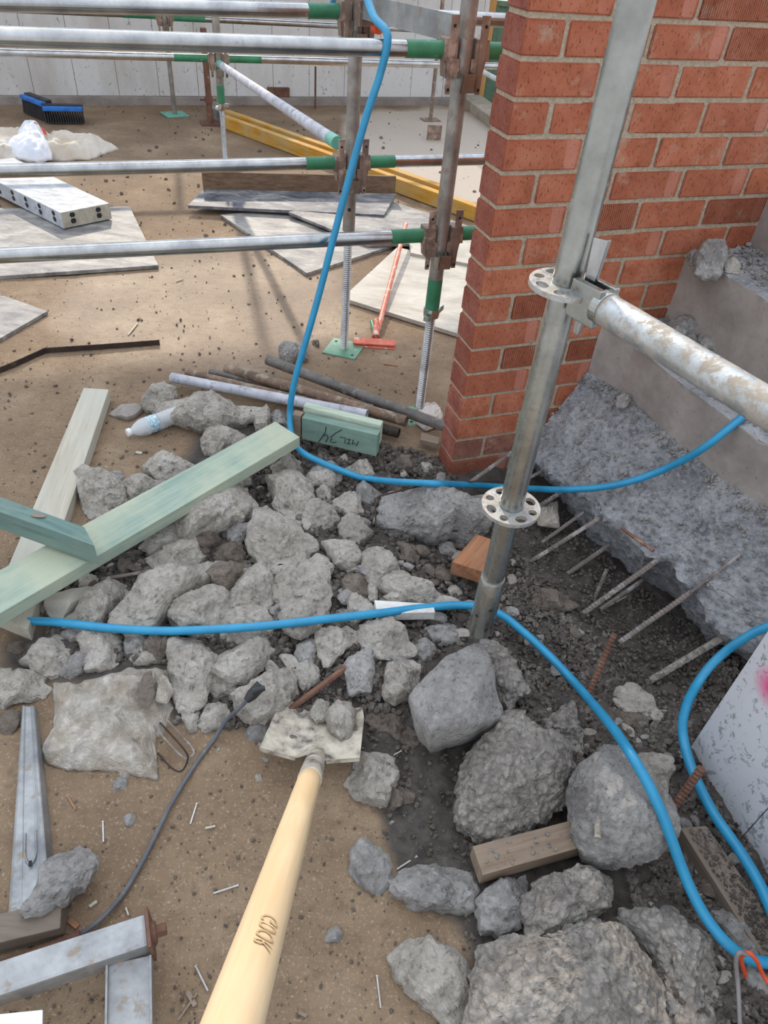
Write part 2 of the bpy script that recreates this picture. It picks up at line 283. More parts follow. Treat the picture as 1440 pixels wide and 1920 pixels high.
# ------------------------------------------------------------------ mesh helpers
def smooth_path(pts, n=160):
    pts = np.array(pts, float); d = np.r_[0, np.cumsum(np.linalg.norm(np.diff(pts, axis=0), axis=1))]
    P_ = np.vstack([2*pts[0]-pts[1], pts, 2*pts[-1]-pts[-2]]); out = []
    for t in np.linspace(0, d[-1]-1e-6, n):
        i = int(np.searchsorted(d, t, 'right')-1); u = (t-d[i])/(d[i+1]-d[i]+1e-9); a, b_, c_, e = P_[i], P_[i+1], P_[i+2], P_[i+3]
        out.append(.5*((2*b_)+(-a+c_)*u+(2*a-5*b_+4*c_-e)*u*u+(-a+3*b_-3*c_+e)*u**3))
    return out
def rootloc(o):
    v = Vector((0, 0, 0))
    while o is not None: v += o.location; o = o.parent
    return v
def unit(v): v = np.array(v, float); return v/np.linalg.norm(v)
class MB:
    def __init__(s): s.v = []; s.f = []; s.m = []
    def add(s, vs, fs, mi=0):
        n = len(s.v); s.v += [tuple(float(c) for c in q) for q in vs]; s.f += [tuple(i+n for i in f) for f in fs]; s.m += [mi]*len(fs); return s
    def box(s, c, size, ax=None, mi=0):
        c = np.array(c, float); X, Y, Q = ax if ax is not None else np.eye(3)
        vs = [c+np.array(X)*a*size[0]/2+np.array(Y)*b*size[1]/2+np.array(Q)*d*size[2]/2 for a in (-1, 1) for b in (-1, 1) for d in (-1, 1)]
        return s.add(vs, [(0, 1, 3, 2), (4, 6, 7, 5), (0, 4, 5, 1), (2, 3, 7, 6), (0, 2, 6, 4), (1, 5, 7, 3)], mi)
    def bar(s, p, q, w, h, upv=Z, mi=0):
        p = np.array(p, float); q = np.array(q, float); X = unit(q-p); Y = unit(np.cross(upv, X)); Q = np.cross(X, Y)
        return s.box((p+q)/2, (np.linalg.norm(q-p), w, h), (X, Y, Q), mi)
    def tube(s, path, r, seg=16, caps=True, mi=0, hollow=0.):
        P = [np.array(q, float) for q in path]; n = len(P); rs = r if hasattr(r, '__len__') else [r]*n
        T = [unit(P[min(i+1, n-1)]-P[max(i-1, 0)]) for i in range(n)]
        a = np.array([0, 0, 1.]) if abs(T[0][2]) < .9 else np.array([1., 0, 0]); U = unit(np.cross(T[0], a)); vs = []
        for i in range(n):
            U = unit(U-T[i]*np.dot(U, T[i])); W_ = np.cross(T[i], U)
            vs += [P[i]+(U*math.cos(k*2*math.pi/seg)+W_*math.sin(k*2*math.pi/seg))*rs[i] for k in range(seg)]
        fs = [(i*seg+k, i*seg+(k+1) % seg, (i+1)*seg+(k+1) % seg, (i+1)*seg+k) for i in range(n-1) for k in range(seg)]
        if caps and not hollow: fs += [tuple(range(seg))[::-1], tuple(range((n-1)*seg, n*seg))]
        s.add(vs, fs, mi)
        if hollow:
            base = len(s.v)-n*seg
            for e, (i0, q, tt) in enumerate(((0, P[0], T[0]), ((n-1)*seg, P[-1], -T[-1]))):
                ring = [np.array(s.v[base+i0+k]) for k in range(seg)]
                inn = [q+(g-q)*hollow for g in ring]; deep = [g+tt*.06 for g in inn]
                m = len(s.v); s.v += [tuple(g) for g in inn+deep]
                for k in range(seg):
                    k2 = (k+1) % seg
                    s.f += [(base+i0+k, base+i0+k2, m+k2, m+k), (m+k, m+k2, m+seg+k2, m+seg+k)]; s.m += [mi, mi]
                s.f.append(tuple(m+seg+k for k in range(seg))); s.m.append(mi)
        return s
    def prism(s, poly, vec, mi=0):
        n = len(poly); v = np.array(vec, float); vs = [np.array(q, float) for q in poly]; vs = vs+[q+v for q in vs]
        return s.add(vs, [tuple(range(n))[::-1], tuple(range(n, 2*n))]+[(i, (i+1) % n, n+(i+1) % n, n+i) for i in range(n)], mi)
    def build(s, name, mats, parent=None, bevel=0., smooth=None, origin=None):
        me = bpy.data.meshes.new(name)
        o = bpy.data.objects.new(name, me); C.objects.link(o)
        off = np.zeros(3)
        if parent is not None:
            o.parent = parent; off = np.array(rootloc(parent))
            if origin is not None: o.location = Vector(np.array(origin)-off); off = np.array(origin)
        elif origin is not None: o.location = Vector(origin); off = np.array(origin)
        me.from_pydata([tuple(np.array(q)-off) for q in s.v], [], s.f)
        mats = mats if isinstance(mats, (list, tuple)) else [mats]
        for m in mats: me.materials.append(MATS[m])
        me.polygons.foreach_set('material_index', s.m)
        b = bmesh.new(); b.from_mesh(me); bmesh.ops.recalc_face_normals(b, faces=b.faces)
        if bevel: bmesh.ops.bevel(b, geom=[e for e in b.edges if len(e.link_faces) == 2 and e.calc_face_angle(0) > .5], offset=bevel, segments=2, affect='EDGES', profile=.7)
        b.to_mesh(me); b.free()
        if smooth is not None:
            me.shade_smooth() if smooth > 3 else me.set_sharp_from_angle(angle=smooth) if False else None
            me.polygons.foreach_set('use_smooth', [True]*len(me.polygons))
            if smooth < 3: me.set_sharp_from_angle(angle=smooth)
        return o
def tag(o, label=None, cat=None, group=None, kind=None):
    if label: o['label'] = label
    if cat: o['category'] = cat
    if group: o['group'] = group
    if kind: o['kind'] = kind
    return o
def thing(name, loc, label, cat, group=None):
    o = bpy.data.objects.new(name, None); C.objects.link(o); o.location = Vector([float(c) for c in loc]); o.empty_display_size = .05
    return tag(o, label, cat, group)
def rawmesh(name, V_, F_, mat, parent=None, origin=None, smooth=True):
    off = np.array(origin) if origin is not None else np.zeros(3)
    me = bpy.data.meshes.new(name); o = bpy.data.objects.new(name, me); C.objects.link(o)
    if parent is not None:
        o.parent = parent; off = np.array(rootloc(parent))
    elif origin is not None: o.location = Vector(off)
    V_ = np.asarray(V_)-off; F_ = np.asarray(F_, dtype=np.int32); k = F_.shape[1]
    me.vertices.add(len(V_)); me.vertices.foreach_set('co', V_.astype(np.float32).ravel())
    me.loops.add(F_.size); me.loops.foreach_set('vertex_index', F_.ravel())
    me.polygons.add(len(F_)); me.polygons.foreach_set('loop_start', np.arange(0, F_.size, k, dtype=np.int32))
    for m in (mat if isinstance(mat, (list, tuple)) else [mat]): me.materials.append(MATS[m])
    me.update(calc_edges=True); me.validate()
    me.polygons.foreach_set('use_smooth', np.full(len(me.polygons), smooth)); return o
# ------------------------------------------------------------------ the ground as a height field
CP = []
for px, py, z in [(1075, 1060, -.05), (1130, 1010, -.05), (1200, 1210, -.09), (1240, 1170, -.09), (1300, 1260, -.07), (1160, 1130, -.08), (1050, 1000, -.04), (1020, 1100, 0.), (1080, 1200, -.02), (1150, 1300, -.02), (1350, 1230, -.02), (1330, 1330, -.01),
                  (1240, 1440, .0), (1100, 1600, 0), (1150, 1800, .03), (1350, 1850, .02), (1050, 1880, .02), (1200, 1660, 0.), (900, 1300, .03), (560, 1100, .05), (660, 1050, .05), (420, 1050, .035), (470, 1220, .03), (700, 1220, .035), (330, 1120, .03),
                  (760, 920, .025), (850, 960, .01), (900, 870, .01), (750, 860, .015), (660, 900, .03), (980, 930, -.04), (1000, 860, -.02), (600, 1330, .01), (400, 1330, .01), (200, 1220, .015)]:
    g = G(px, py, z); CP.append((g[0], g[1], z))
for px, py in [(150, 650), (400, 600), (600, 700), (750, 740), (250, 830), (60, 900), (100, 1450), (300, 1500), (600, 1500), (500, 1800), (760, 1560), (150, 1800), (700, 1800), (820, 1560), (0, 1100), (50, 1300), (450, 850), (820, 870), (0, 0), (600, 300), (850, 330), (760, 1700), (900, 1850)]:
    g = G(px, py, 0) if (px, py) != (0, 0) else np.array([-3, 3, 0]); CP.append((g[0], g[1], 0.))
for x, y in [(-1, 6), (2, 8), (-4, 8), (0, 4.5), (-3, 4.5), (1, 4), (-.6, 0), (.2, 0), (1.2, -.2), (-2, 1), (2, 3)]: CP.append((x, y, 0.))
CP = np.array(CP)
def TH(x, y):
    x = np.asarray(x, float); y = np.asarray(y, float); d = (x[..., None]-CP[:, 0])**2+(y[..., None]-CP[:, 1])**2+4e-4
    w = d**-1.6; return (w*CP[:, 2]).sum(-1)/w.sum(-1)
def GT(px, py, dz=0.):                           # pixel -> point on the ground surface
    z = 0.
    for _ in range(6): g = G(px, py, z); z = float(TH(g[0], g[1]))+dz
    return G(px, py, z)
RUB = [(0, 1190), (70, 1175), (95, 1090), (220, 960), (330, 880), (300, 860), (380, 800), (480, 745), (560, 790), (720, 830), (830, 870), (850, 890), (985, 850), (1110, 930), (1240, 1090), (1440, 1200), (1440, 1920), (1020, 1920), (900, 1850), (860, 1700), (900, 1560), (760, 1500), (700, 1420), (640, 1330), (500, 1380), (430, 1400), (330, 1360), (250, 1300), (90, 1270), (0, 1280)]
DUST_SHADE = [(0, 1200), (90, 1180), (100, 1090), (220, 960), (330, 890), (380, 800), (470, 760), (560, 790), (720, 830), (860, 880), (985, 850), (1500, 1000), (1500, 1990), (900, 1990), (880, 1760), (740, 1640), (700, 1480), (640, 1340), (480, 1370), (330, 1360), (250, 1300), (90, 1280), (0, 1280)]
nu, nv = 520, 640
vv = np.linspace(0, 1, nv); yy = -.45+.75*vv+4.0*vv**2.2+7.0*vv**6; ww = .9+.75*np.maximum(yy, 0)+.25
uu = np.linspace(-1, 1, nu); X = uu[None, :]*ww[:, None]+0.15; Y = np.repeat(yy[:, None], nu, 1)
Zt = TH(X, Y); P3 = np.stack([X, Y, X*0], -1); PX, PY = topix(np.stack([X, Y, Zt], -1)); vis = ((np.stack([X, Y, Zt], -1)-O)@fwd) > .2
def softmask(poly):
    m = (inpoly(PX, PY, poly) & vis).astype(float)
    for _ in range(45):
        m[1:-1, 1:-1] = (m[1:-1, 1:-1]+m[:-2, 1:-1]+m[2:, 1:-1]+m[1:-1, :-2]+m[1:-1, 2:])/5
    return m
dust = softmask(DUST_SHADE); pale = softmask([(640, 215), (800, 200), (1000, 215), (1000, 420), (800, 380), (650, 330)]); damp = softmask([(150, 500), (400, 470), (640, 480), (660, 640), (500, 700), (200, 680), (80, 600)])*.9+.1
Zt = Zt+fbm(P3, 3., 3)*.006+fbm(P3, 38., 4, 3)*(.0022+.011*dust)+(.5-cell(P3*28, 4))*.018*dust*(fbm(P3, 9, 2, 9) > -.2)
# scrape marks swept by the shovel in the sand
g = np.arange(nu*nv).reshape(nv, nu); q = np.stack([g[:-1, :-1], g[:-1, 1:], g[1:, 1:], g[1:, :-1]], -1).reshape(-1, 4)
fl = rawmesh('floor', np.stack([X, Y, Zt], -1).reshape(-1, 3), q, 'ground')
tag(fl, 'brown dusty building site ground with a dug out hollow on the right', kind='structure')
for nm, arr in (('dust', dust), ('pale', pale), ('damp', damp)):
    at = fl.data.attributes.new(nm, 'FLOAT', 'POINT'); at.data.foreach_set('value', arr.astype(np.float32).ravel())
# ------------------------------------------------------------------ brick wall, brick by brick
wall = MB(); L0, L1 = .004, 1.52; NC = 22; z00 = 1.357-.086*16
wall.box(K+wd*(L0+L1)/2-wn*.055+Z*(z00+.086*NC/2-.01), (L1-L0-.006, .102, .086*NC), (wd, wn, Z))
wl = wall.build('wall_right', 'mortar', origin=K); tag(wl, 'red brick wall one brick thick with sandy mortar joints', kind='structure')
def brickmesh(name, L, mats):
    b = bmesh.new(); bmesh.ops.create_cube(b, size=1)
    for v in b.verts: v.co = Vector((v.co.x*L, v.co.y*.11, v.co.z*.0745))
    bmesh.ops.bevel(b, geom=b.edges[:], offset=.0035, segments=2, affect='EDGES')
    me = bpy.data.meshes.new(name); 
    for f in b.faces: f.material_index = 1 if abs(f.normal.x) > .8 else 0
    b.to_mesh(me); b.free()
    for m in mats: me.materials.append(MATS[m])
    me.polygons.foreach_set('use_smooth', [True]*len(me.polygons)); me.set_sharp_from_angle(angle=.9); return me
BM = {}
for nm, L in (('full', .229), ('half', .108)):
    for k, mm in (('p', ['brick', 'brick_end']), ('r', ['brick_rib', 'brick_end']), ('d', ['brick_dirty', 'brick_end'])): BM[nm+k] = brickmesh('brick', L, mm)
for i in range(NC):
    zc = z00+.086*i+.043; s = 0. ; first = True
    oddrow = (15-i) % 2 == 0
    while s < L1-.12:
        L = .11 if (first and oddrow) else .23
        k = 'p'; rr = random.random()
        if (i, first) in ((5, False),): k = 'r' if s < .4 else 'p'
        elif rr < .13 and not first or (i >= 15 and s > .4 and rr < .6): k = 'r'
        elif i < 2: k = 'd'
        o = bpy.data.objects.new('brick', BM[('half' if L < .2 else 'full')+k]); C.objects.link(o); o.parent = wl
        p = wd*(s+L/2)-wn*.055+Z*zc+wn*random.uniform(-.0005, .0022)
        o.location = Vector(p); o.rotation_euler = (random.uniform(-.006, .006), random.uniform(-.006, .006), YW+random.uniform(-.006, .006)+(math.pi if random.random() < .0 else 0))
        s += L+.0105; first = False
# ------------------------------------------------------------------ broken concrete stair beside the wall
def wpt(px, py): return PL(px, py, K, wn)
def line(pts): return np.array(pts)
def res(pts, n):
    pts = np.array(pts); d = np.r_[0, np.cumsum(np.linalg.norm(np.diff(pts, axis=0), axis=1))]; t = np.linspace(0, d[-1], n)
    return np.stack([np.interp(t, d, pts[:, k]) for k in range(3)], -1)
L1e = [G(985, 850, .10), G(1000, 868, .11), G(1050, 905, .13), G(1105, 940, .14), G(1150, 985, .15), G(1208, 1040, .14), G(1250, 1050, .15), G(1293, 1110, .13), G(1357, 1180, .11), G(1420, 1225, .10), G(1500, 1290, .1), G(1600, 1390, .09)]
L0e = [G(990, 880, -.08), G(1015, 905, -.10), G(1060, 960, -.10), G(1110, 1010, -.12), G(1150, 1060, -.12), G(1205, 1110, -.14), G(1250, 1130, -.14), G(1290, 1170, -.14), G(1352, 1222, -.12), G(1410, 1262, -.10), G(1480, 1310, -.1), G(1580, 1400, -.1)]
b2 = [K+wd*.462+wn*.0+Z*.37, G(1107, 700, .365), G(1160, 731, .36), G(1247, 810, .36), G(1353, 897, .36), G(1440, 955, .355), G(1600, 1080, .35)]
b2 = np.array(b2); t2 = b2+Z*.165
b1a = K+wd*.71; b1 = np.array([b1a+wn*s+wd*0 for s in (0, .2, .4, .7, 1.0)])
L = [L0e, L1e, b2, t2, b1+Z*.545, b1+Z*.765, b1+wd*.235+Z*.77, b1+wd*.235+Z*.98, b1+wd*.5+Z*.985, b1+wd*.5+Z*1.2, b1+wd*.8+Z*1.2]
subs = [26, 70, 34, 40, 38, 40, 30, 20, 10, 6]
NS = 150; rows = []; amp = []; kind = []
RLs = [res(l, NS) for l in L]
for i, n in enumerate(subs):
    for j in range(n+(i == len(subs)-1)):
        t = j/n; rows.append(RLs[i]*(1-t)+RLs[i+1]*t)
        a = {0: .022, 1: .012, 2: .0015, 3: .006, 4: .001, 5: .006, 6: .002, 7: .005}.get(i, .002)
        if i == 1: a = .024-.008*t
        if i in (2, 4, 6) and j == 0: a = .001
        amp.append(a)
P = np.stack(rows); A_ = np.array(amp)[:, None]
dn = np.gradient(P, axis=0); dt = np.gradient(P, axis=1); N_ = np.cross(dt, dn); N_ /= np.linalg.norm(N_, axis=-1, keepdims=True)+1e-9
if N_[80, 50, 2] < 0: N_ = -N_
nz = fbm(P, 7., 3)*1.6+fbm(P, 22., 4, 5)*1.0+fbm(P, 80, 3, 8)*.6
P = P+N_*(nz*A_)[..., None]
# chipped step edges
idx = np.cumsum([0]+subs)
for k in (3, 5):
    i = idx[k]; ch = np.clip(fbm(P[i], 14, 3, 11)-.15, 0, 1)*.05
    for o_ in (-1, 0, 1): P[i+o_] += (-Z*.8+wd*.5)*ch[:, None]*(1 if o_ == 0 else .4)
g = np.arange(P.shape[0]*NS).reshape(P.shape[0], NS); q = np.stack([g[:-1, :-1], g[:-1, 1:], g[1:, 1:], g[1:, :-1]], -1).reshape(-1, 4)
st = rawmesh('concrete_stair', P.reshape(-1, 3), q, ['formed', 'slope'] if False else 'formed', smooth=True)
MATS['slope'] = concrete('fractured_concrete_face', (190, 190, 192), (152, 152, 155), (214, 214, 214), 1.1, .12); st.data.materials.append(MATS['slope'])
mi = np.zeros((P.shape[0]-1, NS-1), np.int32); mi[:idx[2]] = 1; mi[idx[3]:idx[4]] = 1; mi[idx[5]:idx[6]] = 1; st.data.polygons.foreach_set('material_index', mi.ravel())
st.data.set_sharp_from_angle(angle=.9)
tag(st, 'concrete stair with its lowest step hacked away against the brick wall', 'stair', kind='structure')
del st['category']
ks = MB()                                         # mortar fillet between stair and bricks
# ------------------------------------------------------------------ concrete lumps
def rock(name, poly, style='conc', hf=.5, dz=0., label=None, cat='rubble', group=None, parent=None, zabs=None, tilt=(0, 0), mat=None):
    poly = np.array(poly, float); c = poly.mean(0); poly = c+(poly-c)*.99
    base = (GT(c[0], c[1])[2] if zabs is None else zabs)+dz
    W0 = np.array([G(x, y, base) for x, y in poly]); A = abs(sum(W0[i][0]*W0[i-1][1]-W0[i-1][0]*W0[i][1] for i in range(len(W0))))/2
    sz = math.sqrt(A); ext = W0.max(0)-W0.min(0); h = hf*sz*1.05
    ref = base+h*.5
    Wp = np.array([G(x, y, ref) for x, y in poly]); cen = Wp.mean(0)
    big = sz*F/2.
    N = int(np.clip(big/1.15, 30, 190)) if style != 'crumb' else int(np.clip(big, 60, 270)); Rn = int(np.clip(N*.24, 7, 60)); Sd = max(3, int(Rn*.45))
    cl = np.r_[Wp, Wp[:1]]; d = np.r_[0, np.cumsum(np.linalg.norm(np.diff(cl, axis=0), axis=1))]; t = np.linspace(0, d[-1], N+1)[:-1]
    E = np.stack([np.interp(t, d, cl[:, k]) for k in (0, 1)], -1)-cen[:2]
    sd_ = random.randint(0, 9999)
    E3 = np.c_[E, np.zeros(N)]+sd_*.37; E = E*(1+.075*fbm(E3, 5/sz, 3, sd_)[:, None])
    vs = [np.r_[0, 0, 0][None]]; tp = []
    rr = np.linspace(0, 1, Rn+1)[1:]**.85
    pts = [np.zeros((1, 2))]+[E*r*.97 for r in rr]
    # planar facets
    pl = [(0, random.uniform(-.12, .12)+tilt[0], random.uniform(-.12, .12)+tilt[1], 1.0)]
    nf = 4 if style != 'crumb' else 3
    for _ in range(nf):
        a = random.uniform(0, 2*math.pi); sl_ = random.uniform(.5, 1.3); pl.append((1, -math.cos(a)*sl_, -math.sin(a)*sl_, random.uniform(1.15, 1.45)))
    def top(xy, r):
        z = np.full(len(xy), 9.)
        for k, a, b_, c_ in pl: z = np.minimum(z, c_*h+(a*xy[:, 0]+b_*xy[:, 1])*(1 if k == 0 else .9))
        e = {'conc': .16, 'slab': .06, 'crumb': .4, 'conc_cool': .16}.get(style, .2)
        return np.maximum(z*(1-e*r**4), h*.3)
    V_ = [np.c_[pts[0], top(pts[0], 0)]]
    for r, p_ in zip(rr, pts[1:]): V_.append(np.c_[p_, top(p_, r)])
    edge = V_[-1]
    for j in range(1, Sd+1):
        u = j/Sd; f = 1.0+.10*math.sin(u*math.pi)*(1 if style != 'slab' else .3)-.26*u**2
        zz = edge[:, 2]*(1-u)-.25*h*u; V_.append(np.c_[E*f, zz])
    Vv = np.concatenate(V_); 
    nrm = Vv-np.array([0, 0, h*.3]); nrm /= np.linalg.norm(nrm, axis=1, keepdims=True)+1e-9
    Q = Vv+sd_*.113
    if style == 'crumb':
        s1 = 1/.026; Qd = Q+np.stack([fbm(Q, 22, 3, k) for k in (31, 32, 33)], -1)*.016; disp = (.55-cell(Qd*s1, 1))*.017+(.5-cell(Qd*s1*2.6, 3))*.008+fbm(Q, 1.6/sz, 3)*.12*sz+fbm(Q, 110, 2, 9)*.002
    elif style == 'slab': disp = fbm(Q, 4/sz, 4)*.03*sz
    else:
        cc = cell(Q*42, 7); rd = 1-np.abs(fbm(Q, 26, 4, 2))*2.6; disp = fbm(Q, 1.8/sz, 3)*.07*sz+rd*.0095+(.5-cc)*.007+fbm(Q, 90, 3, 4)*.0045
    Vv = Vv+nrm*disp[:, None]; Vv += np.array([cen[0], cen[1], base])
    Fs = [(0, 1+k, 1+(k+1) % N) for k in range(N)]; nr = Rn+Sd
    tri = []
    for i in range(nr-1):
        a = 1+i*N; b_ = a+N; k = np.arange(N); k2 = (k+1) % N
        if (i % 2) == 0: tri += [np.stack([a+k, b_+k, b_+k2], -1), np.stack([a+k, b_+k2, a+k2], -1)]
        else: tri += [np.stack([a+k, b_+k, a+k2], -1), np.stack([a+k2, b_+k, b_+k2], -1)]
    Fa = np.concatenate([np.array(Fs)]+tri+[np.array([(1+(nr-1)*N, 1+(nr-1)*N+(k+1), 1+(nr-1)*N+k) for k in range(1, N-1)])])
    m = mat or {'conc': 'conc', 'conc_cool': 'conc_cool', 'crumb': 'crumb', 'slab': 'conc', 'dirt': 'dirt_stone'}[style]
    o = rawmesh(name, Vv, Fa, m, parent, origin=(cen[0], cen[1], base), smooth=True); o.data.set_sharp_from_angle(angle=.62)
    if label: tag(o, label, cat, group)
    return o
CR = {'A': (0, 860, 3), 'B': (480, 860, 3), 'C': (960, 860, 3), 'D': (0, 440, 3), 'E': (480, 440, 3), 'T': (960, 440, 3), 'g': (0, 1300, 3), 'H': (400, 1260, 2.571), 'I': (880, 1300, 2.571), 'x': (0, 0, 1)}
